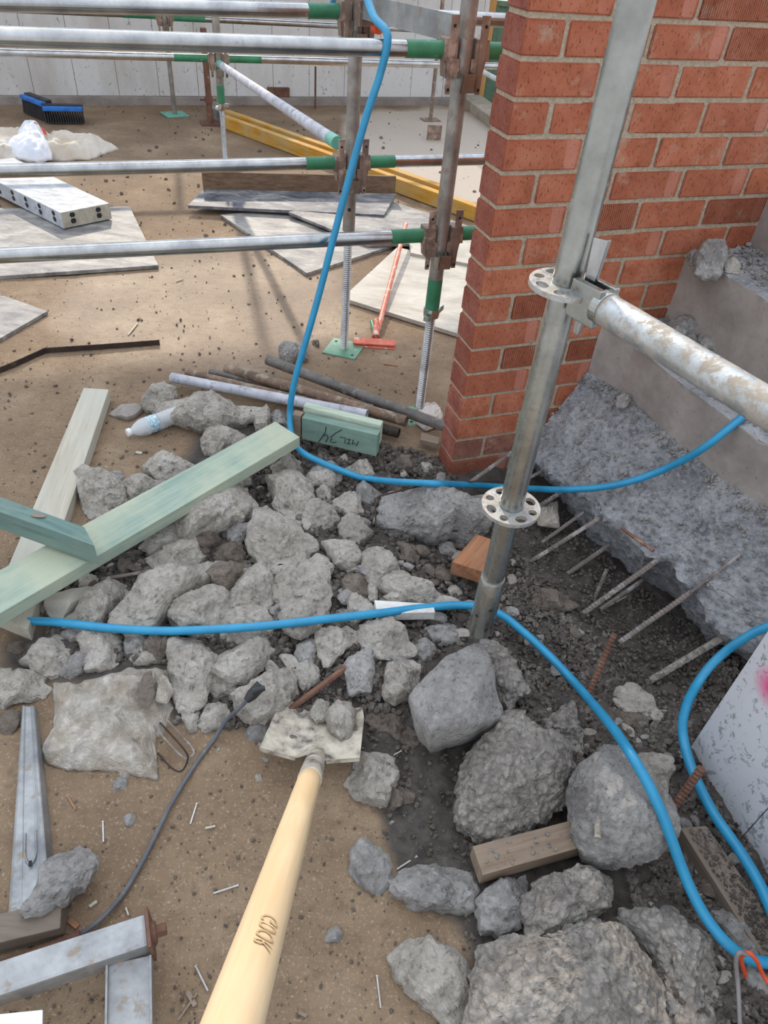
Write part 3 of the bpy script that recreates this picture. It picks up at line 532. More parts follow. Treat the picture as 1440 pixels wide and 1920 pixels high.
CH_ = [  # crop, style, height factor, lift, label, outline
('A','conc',.5,0,'jagged concrete lump touching the pale timber, left of the green plank',[(415,85),(480,70),(560,100),(640,120),(690,170),(715,200),(640,240),(570,310),(490,290),(450,200)]),
('A','conc',.5,0,'pale broken lump wedged against the upper edge of the long green plank',[(690,140),(745,95),(900,110),(935,130),(850,190),(760,220),(710,180)]),
('D','conc',.5,0,'bluish rounded concrete lump just above the green plank, below the bottle',[(805,1290),(850,1255),(960,1245),(1090,1290),(1095,1305),(980,1370),(900,1365),(840,1320)]),
('A','conc_cool',.5,0,'small grey stone behind the jagged lump by the pale timber',[(600,95),(660,75),(690,100),(670,125),(610,110)]),
('A','conc',.55,.02,'long sloping concrete slab leaning under the right half of the green plank',[(1070,260),(1180,200),(1360,150),(1425,240),(1340,310),(1140,390),(1070,430),(1000,340)]),
('A','conc',.5,0,'grey lump half under the lower edge of the green plank at its middle',[(800,480),(930,380),(1060,370),(1070,420),(1000,470),(850,515)]),
('A','dirt',.6,0,'dull round stone right of the lump under the green plank',[(1090,450),(1150,360),(1220,400),(1225,450),(1170,500),(1120,500)]),
('A','conc_cool',.6,0,'small bluish angular stone above the two round dull stones',[(1290,400),(1350,365),(1410,400),(1370,440),(1340,480),(1300,480)]),
('A','conc',.55,0,'grey wedge between the long slab and the largest pale slab',[(1335,300),(1440,255),(1440,340),(1360,350)]),
('A','conc',.45,0,'flat concrete lump above the dark pocket with the half buried bar',[(835,540),(900,500),(1090,475),(1150,540),(1070,600),(950,620),(860,600)]),
('A','dirt',.6,0,'upper of the two round dull stones above the long tapered slab',[(1210,540),(1260,485),(1350,490),(1370,560),(1330,580),(1240,570)]),
('A','dirt',.65,0,'lower of the two round dull stones, smooth and grey brown',[(1170,650),(1240,590),(1320,565),(1365,610),(1350,660),(1270,740),(1200,700)]),
('A','conc',.5,.01,'long tapered concrete slab with a flat upper face pointing up right above the blue hose',[(600,920),(650,810),(780,730),(1000,610),(1150,560),(1210,590),(1180,650),(1100,700),(1020,760),(960,820),(870,910),(760,940)]),
('A','conc',.5,0,'rounded rough lump right of the long tapered slab, touching the hose',[(955,850),(1000,780),(1060,710),(1130,690),(1260,750),(1290,830),(1230,900),(1180,960),(1020,950),(970,900)]),
('A','conc',.6,0,'dark speckled lump with crumbling side left of the long tapered slab',[(360,880),(500,790),(620,700),(700,690),(720,760),(640,800),(600,860),(540,930),(400,920)]),
('A','slab',.5,.005,'concrete piece with a smooth cream face beside the left end of the hose',[(240,830),(290,780),(400,740),(545,710),(560,740),(440,810),(360,870),(340,910),(270,880)]),
('A','conc',.5,0,'small pale piece directly under the green plank above the cream faced piece',[(455,690),(500,670),(590,690),(540,720),(460,715)]),
('x','conc',.5,0,'five sided pale lump below the largest slab, above the hose middle',[(423,1107),(447,1073),(480,1060),(497,1070),(514,1100),(510,1120),(490,1147),(450,1137),(430,1123)]),
('x','conc',.45,0,'flat grey lump lying right under the blue hose at its middle',[(407,1163),(430,1147),(480,1141),(508,1160),(508,1180),(480,1198),(427,1197),(412,1184)]),
('A','conc',.55,0,'pale lump just below the hose, behind the plastic bag',[(440,1010),(520,975),(670,980),(680,1020),(620,1070),(500,1100),(450,1060)]),
('A','conc_cool',.5,0,'grey flat piece under the left part of the hose',[(350,975),(470,975),(440,1030),(380,1040)]),
('A','conc',.5,0,'cracked light lump below the left end of the hose',[(125,1140),(190,1080),(300,1015),(385,1040),(395,1140),(330,1190),(250,1210),(180,1150)]),
('A','conc',.5,0,'light lump touching the top edge of the plastic bag',[(470,1130),(580,1050),(640,1080),(650,1150),(560,1180),(480,1180)]),
('A','conc_cool',.5,0,'small grey slab between the bag and the cracked light lump',[(340,1200),(420,1120),(480,1110),(470,1180),(400,1220)]),
('A','conc_cool',.55,0,'grey rounded piece just under the hose, left of centre',[(700,985),(850,985),(830,1040),(760,1095),(715,1085)]),
('A','dirt',.55,0,'shaded angular piece under the hose above the bag corner',[(820,1070),(870,960),(960,940),(990,1000),(950,1080),(900,1120),(840,1100)]),
('A','conc',.4,.01,'large leaf shaped slab standing right of the plastic bag',[(945,1100),(970,1010),(1040,990),(1110,1010),(1200,1100),(1195,1190),(1140,1330),(1060,1405),(1000,1380),(960,1200)]),
('x','conc',.45,0,'broad pale lump right of the leaf shaped slab',[(402,1250),(417,1220),(437,1213),(480,1198),(503,1200),(508,1217),(493,1243),(463,1273),(433,1280),(403,1260)]),
('A','conc',.55,0,'small pale lump under the broad pale lump',[(1165,1250),(1230,1230),(1330,1280),(1300,1320),(1230,1345),(1170,1300)]),
('A','conc',.4,0,'smooth topped slab cut by the left edge, above the long steel channel',[(-60,1180),(60,1165),(230,1220),(270,1270),(230,1320),(40,1375),(-60,1370)]),
('A','conc',.5,0,'flat pale piece peeking over the top of the plastic bag',[(720,1110),(790,1085),(880,1110),(930,1140),(760,1145)]),
('x','conc',.55,0,'large rough lump carrying the end of the grey cable',[(440,1305),(480,1270),(515,1245),(550,1247),(553,1290),(530,1320),(500,1345),(475,1348),(445,1325)]),
('A','dirt',.5,0,'small oval earthy stone at the left edge below the hose',[(45,1040),(90,1025),(155,1055),(110,1085),(60,1075)]),
('g','conc',.6,0,'small pale lump right of the bag, the upper of three near the cable',[(1115,150),(1180,80),(1260,70),(1280,120),(1220,190),(1150,195)]),
('g','conc',.65,0,'small pale upright lump against the right side of the bag',[(1030,130),(1060,95),(1110,110),(1115,190),(1060,215)]),
('H','conc_cool',.5,0,'grey lump touching the left edge of the shovel blade',[(150,270),(230,240),(260,260),(240,310),(170,310)]),
('B','conc',.45,.01,'pale triangular slab near the top of the heap, above the large slab',[(60,120),(130,95),(240,90),(325,110),(300,270),(250,360),(180,320),(110,250),(100,170)]),
('B','conc',.5,0,'pale lump to the right of the triangular slab',[(265,340),(320,225),(360,235),(465,310),(460,330),(380,380),(280,385)]),
('B','conc',.5,0,'light lump near the wire strap corner at the top of the heap',[(430,230),(500,175),(560,190),(595,240),(600,300),(540,310),(450,290)]),
('B','conc',.5,0,'round pale lump in the middle of the heap below the strap corner',[(470,370),(500,310),(560,315),(640,410),(610,450),(560,480),(490,430)]),
('B','conc',.38,.015,'largest pale slab of the heap with a fan of ridges',[(-20,300),(60,240),(130,290),(220,350),(310,430),(315,470),(230,550),(220,600),(100,610),(30,560),(-25,500),(-50,420)]),
('B','conc',.55,0,'brown stained lump right of the largest pale slab',[(380,470),(430,440),(530,460),(590,560),(520,600),(460,580)]),
('B','conc',.55,0,'clean pale angular lump left of the red brown wood block',[(595,520),(620,500),(680,520),(770,580),(785,620),(740,660),(670,695),(610,640)]),
('B','conc',.32,.005,'wide flat slab strewn with grit below the largest pale slab',[(90,680),(150,640),(270,560),(350,515),(440,580),(410,650),(425,770),(370,880),(250,850),(150,830),(100,740)]),
('B','conc',.45,.01,'pale lump lying across the middle of the hose line, under it',[(140,880),(230,830),(310,815),(380,850),(350,920),(250,995),(180,950)]),
('B','conc',.45,.02,'long pale pointed piece above the white offcut',[(700,720),(760,650),(810,640),(870,690),(1000,740),(1130,770),(1130,805),(1000,810),(870,780),(760,760)]),
('B','conc',.5,0,'pale lump directly above the hose, left of the white offcut',[(520,800),(545,735),(610,760),(650,800),(650,880),(560,910),(530,870)]),
('B','conc',.45,.01,'pale pointed lump below the hose, left of the smooth grey wedge',[(310,1010),(380,960),(500,940),(570,970),(560,1010),(480,1080),(410,1140),(340,1060)]),
('B','conc',.42,.01,'wide grey wedge with a long edge just below the hose',[(580,950),(640,910),(740,900),(820,970),(900,1050),(880,1080),(700,1095),(620,1040)]),
('B','conc_cool',.4,0,'low grey piece left of the foot of the near scaffold post',[(905,990),(1040,915),(1110,930),(1150,990),(1100,1030),(1010,1010)]),
('B','conc',.6,0,'upright pale lump left of the big square faced block',[(725,1290),(745,1180),(830,1100),(920,1150),(910,1220),(880,1300),(790,1355),(740,1330)]),
('B','conc_cool',.5,0,'shaded lump behind the rusty bar, above the shovel blade',[(500,1160),(600,1090),(655,1100),(640,1280),(540,1310),(510,1250)]),
('B','conc',.6,0,'small pale lump on the left end of the rusty bar',[(220,1170),(290,1155),(345,1190),(340,1250),(280,1295),(235,1240)]),
('B','conc_cool',.5,0,'narrow grey piece below the pale pointed lump',[(230,1140),(260,1000),(310,1000),(350,1110),(310,1160)]),
('B','conc',.6,0,'small crumbly lump above the pale lump at the heap top',[(350,170),(400,165),(430,200),(390,240),(350,210)]),
('B','conc_cool',.6,0,'small bluish stone at the left end of the cracked long block',[(710,380),(750,330),(785,370),(760,430)]),
('B','conc_cool',.5,0,'dull flat piece left of the cracked long block',[(570,160),(610,140),(700,190),(640,230),(580,210)]),
('B','conc',.5,0,'grey lump under the hose at the top of the heap',[(290,100),(400,80),(470,70),(480,110),(420,140),(320,130)]),
('B','conc_cool',.4,0,'thin pointed shard left of the gritty flat slab',[(60,850),(105,780),(170,870),(110,890)]),
('B','conc',.55,0,'grey lump under the right end of the green plank',[(90,30),(200,-30),(260,20),(240,90),(110,80)]),
('E','conc',.5,0,'light lump in front of the green offcuts',[(510,1310),(580,1260),(640,1300),(655,1340),(590,1370)]),
('E','dirt',.6,0,'brownish lump between the offcuts and the brick pillar',[(780,1260),(860,1250),(870,1310),(800,1320)]),
('E','conc',.6,0,'small pale stone close to the foot of the brick pillar',[(920,1290),(960,1270),(1000,1330),(960,1340)]),
('E','conc',.5,0,'pale lump beside the hose where it leaves the green plank',[(70,1180),(200,1150),(220,1190),(110,1260),(30,1290)]),
('E','conc_cool',.5,0,'long grey piece under the hose behind the triangular slab',[(290,1330),(380,1280),(480,1310),(470,1370),(400,1380)]),
('B','dirt',.5,0,'dull grey stone left of the red brown wood block',[(820,490),(880,485),(915,540),(850,580)]),
('B','conc_cool',.45,0,'flat chip behind the red brown wood block',[(1020,480),(1100,490),(1140,540),(1050,520)]),
('B','conc',.6,0,'small upright chip above the long pale pointed piece',[(630,700),(670,695),(680,780),(640,790)]),
('B','conc',.5,.03,'small pale chip resting on the long pale pointed piece',[(735,770),(800,740),(840,780),(800,800)]),
('B','dirt',.6,0,'earthy lump below the brown stained lump',[(490,700),(540,640),(600,680),(625,750),(560,765),(510,740)]),
('B','conc_cool',.5,0,'shaded lump below the low grey piece by the near post',[(880,1010),(970,1030),(1020,1090),(940,1130),(890,1080)]),
('B','conc_cool',.5,.01,'long cracked concrete block with a crumbling front lying before the brick pillar',[(720,170),(760,145),(1280,165),(1330,190),(1290,370),(1200,390),(1120,350),(1010,400),(900,360),(790,360),(700,290)]),
('H','conc',.7,.035,'small knobbly stone on the left of the shovel blade',[(480,180),(520,140),(550,165),(545,210),(500,235)]),
('H','conc',.7,.04,'tall pale stone standing on the shovel blade',[(555,200),(600,160),(650,150),(680,180),(655,300),(620,318),(570,270)]),
('x','slab',.62,.05,'big square faced concrete block with dark pits below the near post',[(767,1305),(800,1275),(840,1250),(893,1225),(915,1262),(948,1332),(945,1342),(880,1375),(805,1393),(785,1370),(772,1330)]),
('x','crumb',.5,.03,'crumbling slab behind the big square faced block',[(893,1222),(905,1195),(940,1200),(990,1290),(955,1325),(925,1275)]),
('H','conc',.45,0,'five sided grey lump on the sand right of the shovel',[(650,520),(700,395),(820,385),(870,405),(880,480),(830,630),(760,620),(690,570)]),
('H','conc_cool',.55,0,'isolated grey lump on the sand right of the handle',[(655,940),(700,830),(760,830),(800,880),(865,930),(850,1015),(770,1040),(700,1010)]),
('H','conc_cool',.5,0,'long crumbly piece left of the weathered timber end',[(870,1000),(950,950),(1100,925),(1240,970),(1275,1040),(1240,1150),(1100,1130),(960,1120),(880,1070)]),
('H','conc',.5,0,'large pale lump at the bottom edge of the photo',[(870,1370),(930,1310),(1020,1295),(1080,1340),(1190,1360),(1240,1460),(1275,1540),(1275,1720),(1180,1697),(1000,1580),(890,1450)]),
('H','dirt',.3,0,'dark earthy shard lying right of the shovel blade',[(735,230),(770,180),(900,200),(1000,310),(960,350)]),
('H','dirt',.5,0,'small dull shard behind the five sided grey lump',[(830,650),(870,540),(910,580),(900,640)]),
('I','crumb',.62,0,'big lumpy clod of mortar above the weathered timber',[(100,200),(120,130),(230,115),(290,180),(390,220),(480,290),(540,370),(520,450),(430,560),(330,600),(200,670),(80,640),(-40,600),(-55,520),(-30,400),(10,330),(60,260)]),
('I','conc_cool',.7,.062,'big round lump with an upright bar imprint on the weathered timber',[(515,460),(540,360),(640,260),(740,270),(840,400),(900,480),(950,590),(960,680),(860,740),(770,780),(680,780),(590,730),(530,620)]),
('I','conc',.6,0,'rounded shoulder of concrete behind the big round lump, under the hose',[(810,300),(900,290),(970,330),(970,400),(940,500),(860,440)]),
('I','crumb',.4,0,'bluish broken slab between the mortar clod and the hose',[(350,130),(500,20),(540,120),(555,290),(450,260),(380,200)]),
('I','crumb',.4,0,'very large crumbling clod at the bottom right',[(20,1400),(90,1190),(220,1130),(270,1150),(320,1170),(590,1080),(640,1090),(780,1110),(860,1230),(950,1370),(1000,1500),(1020,1640),(30,1640)]),
('I','conc_cool',.6,.0,'pitted grey lump left of the crumbling ridge under the timber',[(40,1000),(130,940),(270,870),(280,1000),(240,1100),(180,1150),(70,1150)]),
('I','crumb',.6,.03,'crumbling ridge on top of the very large clod below the timber',[(270,950),(380,870),(570,820),(700,870),(700,1010),(590,1080),(400,1170),(300,1150)]),
('I','conc',.3,.01,'flat pale flake with a ragged edge near the trench',[(700,20),(710,-20),(790,-40),(850,10),(930,90),(900,110),(760,70)]),
('I','dirt',.35,0,'dark slate like flake below the pale flake',[(690,70),(800,100),(890,190),(760,160)]),
('I','conc_cool',.35,0,'narrow grey flake beside the hose above the round lump',[(655,95),(720,120),(775,205),(720,180)]),
('I','conc_cool',.4,0,'smooth grey fragment by the hose at the bottom right',[(1190,1060),(1240,1040),(1330,1080),(1380,1170),(1400,1300),(1340,1330),(1280,1200)]),
('I','crumb',.35,0,'loose crumbly bank between the large clod and the hose',[(730,1080),(820,1020),(960,1050),(1100,1130),(1180,1230),(1230,1350),(1200,1500),(1210,1640),(1030,1640),(960,1370),(860,1200)]),
('I','conc_cool',.3,0,'grey flat fragment under the orange cord',[(1330,1310),(1440,1290),(1500,1400),(1470,1560),(1370,1440)]),
('D','conc',.55,0,'pale pointed lump at the left ends of the pipes',[(805,930),(850,850),(920,800),(990,890),(960,920),(880,970),(810,960)]),
('x','conc',.42,.02,'long flat concrete slab in front of the pipes, above the bottle',[(297,753),(303,745),(350,741),(383,743),(427,753),(480,753),(502,757),(500,766),(437,777),(400,792),(363,787),(340,777),(300,768)]),
('D','slab',.3,0,'dark flat tile shaped fragment between pale timber and bottle',[(605,1000),(680,940),(770,940),(805,990),(750,1030),(710,1040)]),
('D','conc',.6,0,'knobbly lump above the green plank below the long flat slab',[(1140,1140),(1240,1100),(1350,1120),(1330,1150),(1270,1200),(1200,1225),(1150,1180)]),
('D','conc',.5,0,'pale piece tucked above the green plank beside the knobbly lump',[(1270,1200),(1300,1160),(1400,1130),(1440,1120),(1340,1190)]),
('D','conc_cool',.5,0,'shaded flat piece under the long flat slab',[(1240,1070),(1330,1010),(1400,1010),(1380,1060),(1290,1080)]),
('E','conc',.55,0,'grey lump left of the hose, before the pale pipe',[(0,970),(60,965),(80,1010),(60,1080),(0,1090)]),
('E','conc_cool',.5,0,'flat grey piece beside the bend of the hose above the plank end',[(70,1060),(90,1010),(170,1005),(170,1050)]),
('E','conc_cool',.6,0,'bluish rough lump behind the upper pipe, left of the hose',[(135,640),(190,615),(270,640),(280,680),(200,700),(150,670)]),
('E','dirt',.6,0,'small dark stone right of the hose behind the pipes',[(315,610),(330,590),(355,600),(350,630)]),
('C','dirt',.4,.0,'half buried flat cobble in the hollow beside the near post',[(120,780),(180,745),(290,760),(370,815),(300,835),(200,825),(130,810)]),
('g','conc_cool',.45,.05,'grey angular slab leaning on the long steel channel',[(255,950),(340,925),(420,875),(490,880),(525,930),(495,1040),(400,1120),(340,1190),(200,1240),(120,1240),(225,1110)]),
('g','dirt',.6,0,'small brown clod at the left edge beside the long steel channel',[(0,130),(40,105),(110,130),(100,170),(60,210),(10,200)]),
('g','conc_cool',.7,0,'small grey pebble on the sand below the bag',[(628,500),(660,475),(700,490),(690,525),(650,545)]),
('g','conc_cool',.7,0,'tiny bluish pebble on the sand, right of the pin standing by it',[(708,705),(725,690),(745,710),(730,740)]),
('g','conc',.5,0,'small pale pebble under the bag corner',[(680,440),(710,418),(740,425),(710,470)]),
('H','conc_cool',.5,0,'tiny grey flint on open sand left of the pale bottom lump',[(545,1290),(580,1250),(605,1275),(590,1300)]),
('H','dirt',.5,0,'brown pebble beside the dull shard',[(908,590),(930,570),(960,580),(950,620),(915,630)]),
('H','dirt',.6,.03,'dark pebble lying in the shovel blade',[(358,320),(380,305),(405,320),(395,345),(370,340)]),
]
for cr_, sty, hf, dz, lab, pts in CH_:
    ox, oy, sc = CR[cr_]; poly = [(ox+a/sc, oy+b/sc) for a, b in pts]
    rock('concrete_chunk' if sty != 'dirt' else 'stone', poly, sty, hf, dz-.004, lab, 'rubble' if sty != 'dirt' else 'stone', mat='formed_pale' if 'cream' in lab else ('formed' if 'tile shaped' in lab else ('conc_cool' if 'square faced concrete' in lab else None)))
# lumps lying on the stair
def on(zf, lab, pts, sty='conc_cool', hf=.5):
    ox, oy, sc = CR['T']; poly = [(ox+a/sc, oy+b/sc) for a, b in pts]; rock('concrete_chunk', poly, sty, hf, -.005, lab, 'rubble', zabs=zf)
on(.775, 'square edged broken lump on the upper stair tread against the bricks', [(1045,130),(1060,80),(1130,50),(1180,90),(1180,190),(1100,190),(1050,170)])
on(.775, 'crumbly rough lump behind the square edged one on the upper tread', [(1170,110),(1190,60),(1230,90),(1240,140),(1200,170)], 'crumb')
on(.775, 'flat light flake on the upper stair tread', [(1190,150),(1240,130),(1290,170),(1270,200),(1210,190)], 'conc', .35)
on(.775, 'small stone at the very corner of the upper stair tread', [(1000,110),(1030,95),(1050,120),(1040,150),(1010,145)])
on(.56, 'flat topped fragment on the middle stair tread', [(900,490),(1000,475),(1045,510),(1035,550),(950,540)])
on(.56, 'smaller fragment left of the flat topped one on the middle tread', [(880,530),(960,530),(970,570),(920,580)])
on(.555, 'rounded fragment on the middle stair tread above the near ledger', [(1060,565),(1120,555),(1160,600),(1150,635),(1090,625)])
on(.36, 'small angular stone on the sloping broken face of the stair', [(590,935),(635,905),(658,930),(640,960),(600,958)], 'conc_cool', .6)
# ------------------------------------------------------------------ loose chips (individuals) and gravel (stuff)
ICO = None
def ico(sub=1):
    b = bmesh.new(); bmesh.ops.create_icosphere(b, subdivisions=sub, radius=1); b.verts.ensure_lookup_table()
    v = np.array([q.co[:] for q in b.verts]); f = np.array([[q.index for q in x.verts] for x in b.faces]); b.free(); return v, f
chipm = []
for k in range(10):
    v, f = ico(3); s_ = np.array([1, .55+.4*random.random(), .45+.25*random.random()])
    v = v*s_; q = v+k*5.1; v = v*(1+.22*fbm(q, 1.3, 3, k))[:, None]
    for _ in range(5):
        n = unit(rng.normal(size=3)); d = .42+.2*random.random(); over = np.maximum(v@n-d*np.linalg.norm(n*s_), 0); v = v-over[:, None]*n
    v = v+(v/np.linalg.norm(v, axis=1, keepdims=True))*(fbm(q, 5, 3, k+3)*.05)[:, None]
    me = bpy.data.meshes.new('concrete_chip'); me.from_pydata(v.tolist(), [], f.tolist()); me.materials.append(MATS['conc' if k % 3 == 0 else ('conc_cool' if k % 3 == 1 else 'dirt_stone')])
    me.polygons.foreach_set('use_smooth', [True]*len(f)); me.set_sharp_from_angle(angle=.55); chipm.append(me)
def sample(poly, n):
    poly = np.array(poly); a, b = poly.min(0), poly.max(0); out = []
    while len(out) < n:
        p = rng.uniform(a, b, (n*3, 2)); p = p[inpoly(p[:, 0], p[:, 1], poly)]; out += list(p)
    return np.array(out[:n])
HEAP = [(80, 1110), (220, 990), (400, 880), (520, 850), (700, 860), (840, 880), (850, 1000), (900, 1100), (880, 1200), (800, 1240), (760, 1360), (640, 1330), (500, 1370), (330, 1360), (330, 1250), (90, 1230)]
RIGHT = [(900, 1010), (990, 1050), (1080, 1180), (1180, 1290), (1290, 1330), (1300, 1420), (1420, 1660), (1440, 1900), (1240, 1900), (1160, 1600), (1000, 1400), (950, 1280), (900, 1180)]
LBL = [(o['label'], o.location.copy()) for o in C.objects if o.get('label') and o.get('category') in ('rubble', 'stone') and len(o['label'].split()) <= 10]
LPX = np.array([topix(np.array(l)) for _, l in LBL]); USED = set()
def chiplabel(x, y, base):
    d = np.hypot(LPX[:, 0]-x, LPX[:, 1]-y)
    for k in np.argsort(d)[:4]:
        if d[k] > 170: break
        dx, dy = x-LPX[k, 0], y-LPX[k, 1]; w = ('right of' if dx > 0 else 'left of') if abs(dx) > abs(dy) else ('below' if dy > 0 else 'above')
        l = f'small loose chip {w} the {LBL[k][0]}'
        if l not in USED: USED.add(l); return l
    return base
def chips(poly, n, r0, r1, label, group):
    for x, y in sample(poly, n):
        r = r0+(r1-r0)*random.random()**2; g = GT(x, y, r*.25); o = bpy.data.objects.new('concrete_chip', random.choice(chipm)); C.objects.link(o)
        o.location = Vector(g); o.scale = (r, r, r); o.rotation_euler = (random.uniform(-.4, .4), random.uniform(-.4, .4), random.uniform(0, 6.28)); tag(o, chiplabel(x, y, label), 'rubble', group)
chips(HEAP, 186, .014, .036, 'thumb sized concrete chip in the gaps of the rubble heap', 'small chips in the rubble heap')
chips(RIGHT, 94, .010, .026, 'small concrete chip in the hollow right of the near post', 'small chips in the hollow')
chips([(180, 850), (320, 870), (260, 900), (200, 980), (330, 1390), (640, 1400), (760, 1530), (900, 1750), (880, 1800), (700, 1500), (300, 1420), (230, 1430)], 18, .006, .014, 'small loose chip on the sand around the rubble heap', 'chips on the sand')
v20, f20 = ico(1)
def gravel(name, pts, rads, mat, label, cat='gravel', parent=None):
    n = len(pts); A = rng.normal(size=(n, 3, 3)); Qm, _ = np.linalg.qr(A); s_ = np.stack([np.ones(n), rng.uniform(.55, 1, n), rng.uniform(.45, .9, n)], -1)*np.array(rads)[:, None]
    vv_ = v20[None]*(1+rng.uniform(-.28, .22, (n, len(v20), 1))); vv_ = vv_*s_[:, None]; vv_ = np.einsum('nvk,nkj->nvj', vv_, Qm)+np.array(pts)[:, None]
    ff = f20[None]+np.arange(n)[:, None, None]*len(v20)
    o = rawmesh(name, vv_.reshape(-1, 3), ff.reshape(-1, 3), mat, parent, smooth=False)
    return tag(o, label, cat, kind='stuff')
def gpts(poly, n, r0, r1, pw=2.5, zf=.3):
    xy = sample(poly, n); z = np.zeros(n)
    for _ in range(4):
        d = fwd*F+rt*(xy[:, :1]-720)+up*(960-xy[:, 1:]); P_ = O+d*((z-CH)/d[:, 2])[:, None]; z = TH(P_[:, 0], P_[:, 1])
    r = r0+(r1-r0)*rng.random(n)**pw; P_[:, 2] = z+r*zf; return P_, r
a, r_ = gpts(HEAP, 9000, .0025, .016); a2, r2 = gpts([(480, 850), (560, 800), (830, 860), (860, 900), (700, 880)], 1500, .003, .018)
gravel('rubble_grit', np.r_[a, a2], np.r_[r_, r2], 'gravel', 'fine grey rubble and grit filling the gaps of the concrete heap')
a, r_ = gpts(RIGHT, 9000, .002, .013); a2, r2 = gpts([(960, 900), (1060, 960), (1150, 1060), (1240, 1130), (1350, 1210), (1440, 1270), (1300, 1420), (1100, 1300), (930, 1100), (880, 1000)], 5500, .002, .009)
a3, r3 = gpts([(1250, 1250), (1440, 1200), (1500, 1500), (1500, 1950), (1200, 1950), (1280, 1500)], 3500, .002, .012)
gravel('trench_grit', np.r_[a, a2, a3], np.r_[r_, r2, r3], 'gravel', 'dark crumbly grit covering the dug hollow on the right')
a, r_ = gpts([(-100, 480), (300, 420), (900, 420), (900, 800), (400, 740), (330, 900), (-100, 1150)], 1500, .002, .010, 4); a2, r2 = gpts([(-60, 1330), (330, 1380), (640, 1380), (760, 1500), (900, 1750), (900, 1950), (-60, 1950)], 1700, .0012, .006, 5)
a3, r3 = gpts([(640, 1330), (800, 1340), (960, 1500), (950, 1700), (880, 1800), (800, 1640), (700, 1500)], 900, .002, .009, 3); a4, r4 = gpts([(-100, 195), (900, 195), (900, 420), (-100, 480)], 700, .004, .02, 4)
gravel('sand_grit', np.r_[a, a2, a3, a4], np.r_[r_, r2, r3, r4], 'dirt_stone', 'scattered small crumbs and stones over the brown sandy ground')
def topgrit(poly, n, z, r0, r1):
    xy = sample(poly, n); r = r0+(r1-r0)*rng.random(n)**2.5; return np.array([G(x, y, z+q*.4) for (x, y), q in zip(xy, r)]), r
ga, gb = topgrit([(905, 1585), (1080, 1540), (1090, 1585), (915, 1632)], 60, .075, .0012, .006)
gravel('timber_grit', ga, gb, 'conc_cool', 'small concrete crumbs lying on the weathered timber end')
ga, gb = topgrit([(1290, 1556), (1325, 1553), (1440, 1715), (1440, 1800)], 420, .045, .0012, .007)
gravel('sill_grit', ga, gb, 'gravel', 'crumbs and dust covering the dirty timber edge board')
# grit on the stair, placed on its own surface rows
def stairgrit(i0, i1, n, r0, r1, c0=0, c1=NS):
    ii = rng.integers(i0, i1, n); jj = rng.integers(c0, c1, n); r = r0+(r1-r0)*rng.random(n)**2.5; p = P[ii, jj]+rng.normal(size=(n, 3))*.004; p[:, 2] += r*.3; return p, r
g1 = stairgrit(idx[1]+6, idx[2], 3000, .0015, .008); g2 = stairgrit(idx[3]+8, idx[4], 1100, .003, .012); g3 = stairgrit(idx[5]+9, idx[6], 1300, .003, .012); g4 = stairgrit(idx[2]-9, idx[2]+1, 500, .003, .011)
gravel('stair_grit', np.concatenate([g1[0], g2[0], g3[0], g4[0]]), np.concatenate([g1[1], g2[1], g3[1], g4[1]]), 'conc_cool', 'loose concrete crumbs lying along the treads of the stair')

# ------------------------------------------------------------------ scaffold
RP, LP = G(785, 780), G(645, 655)
def zV(px, py, b): return float(V(px, py, b)[2])
def threaded(mb, b, z0, z1, r=.0175):
    n = int((z1-z0)/.0042); path = [b+Z*(z0+(z1-z0)*i/n) for i in range(n+1)]; rs = [r if i % 2 else r-.0028 for i in range(n+1)]
    mb.tube(path, rs, 14)
def vpress(root, b, z, mat, dx=wd, dn=wn):
    for d, s, off in ((dx, dn, -.032), (-dx, dn, -.032), (dn, dx, -.062)):
        m = MB(); c = b+Z*(z+off-.01); w = .044
        for k in (-1, 1): m.prism([c+d*.018+s*k*w/2+Z*.024, c+d*.062+s*k*w/2+Z*.024, c+d*.056+s*k*w/2-Z*.024, c+d*.018+s*k*w/2-Z*.024], s*k*-.004)
        m.prism([c+d*.062+s*w/2+Z*.024, c+d*.062-s*w/2+Z*.024, c+d*.056-s*w/2-Z*.024, c+d*.056+s*w/2-Z*.024], -d*.004)
        m.build('pressing', mat if d is not dn else 'galv_front', root, bevel=.0012)
def standard(name, b, z0, z1, label, mat, presses, pmat='steel_brown', jack=None, band=None, plate=None, collar=None, r=.02415, group=None):
    t = thing(name, b, label, 'scaffold', group)
    m = MB(); m.tube([b+Z*z for z in np.linspace(z0, z1, 9)], r, 28, hollow=.86); m.build('tube', mat, t, smooth=1)
    for z in presses: vpress(t, b, z, pmat)
    if band: m = MB(); m.tube([b+Z*band[0], b+Z*band[1]], r+.0008, 28); m.build('painted_band', 'green', t, smooth=1)
    if jack is not None:
        m = MB(); threaded(m, b, jack, z0+.03); m.build('screw_jack', 'thread', t, smooth=.4)
    if collar:
        m = MB(); m.tube([b+Z*(z0-.03), b+Z*(z0-.012), b+Z*(z0+.004)], [.027, .029, .029], 20)
        d = unit(wd*.75-wn*.66)
        for s in (-1, 1):
            c = b+Z*(z0-.014)
            m.prism([c+d*s*.024+Z*.012, c+d*s*.062+Z*.010, c+d*s*.064-Z*.008, c+d*s*.024-Z*.012], np.cross(d, Z)*.018)
        m.build('wing_nut', 'galv', t, bevel=.001)
    if plate is not None:
        u, v, s, pm, y = plate; m = MB(); m.box(b+Z*(y+.003), (s, s, .006), (u, v, Z)); p_ = m.build('base_plate', pm, t, bevel=.001)
        m = MB()
        for a in (-1, 1): m.tube([b+u*a*s*.36-v*a*s*.3+Z*(y+.0055), b+u*a*s*.36-v*a*s*.3+Z*(y+.0067)], .006, 10)
        m.build('bolt_hole', 'hole', p_)
    return t
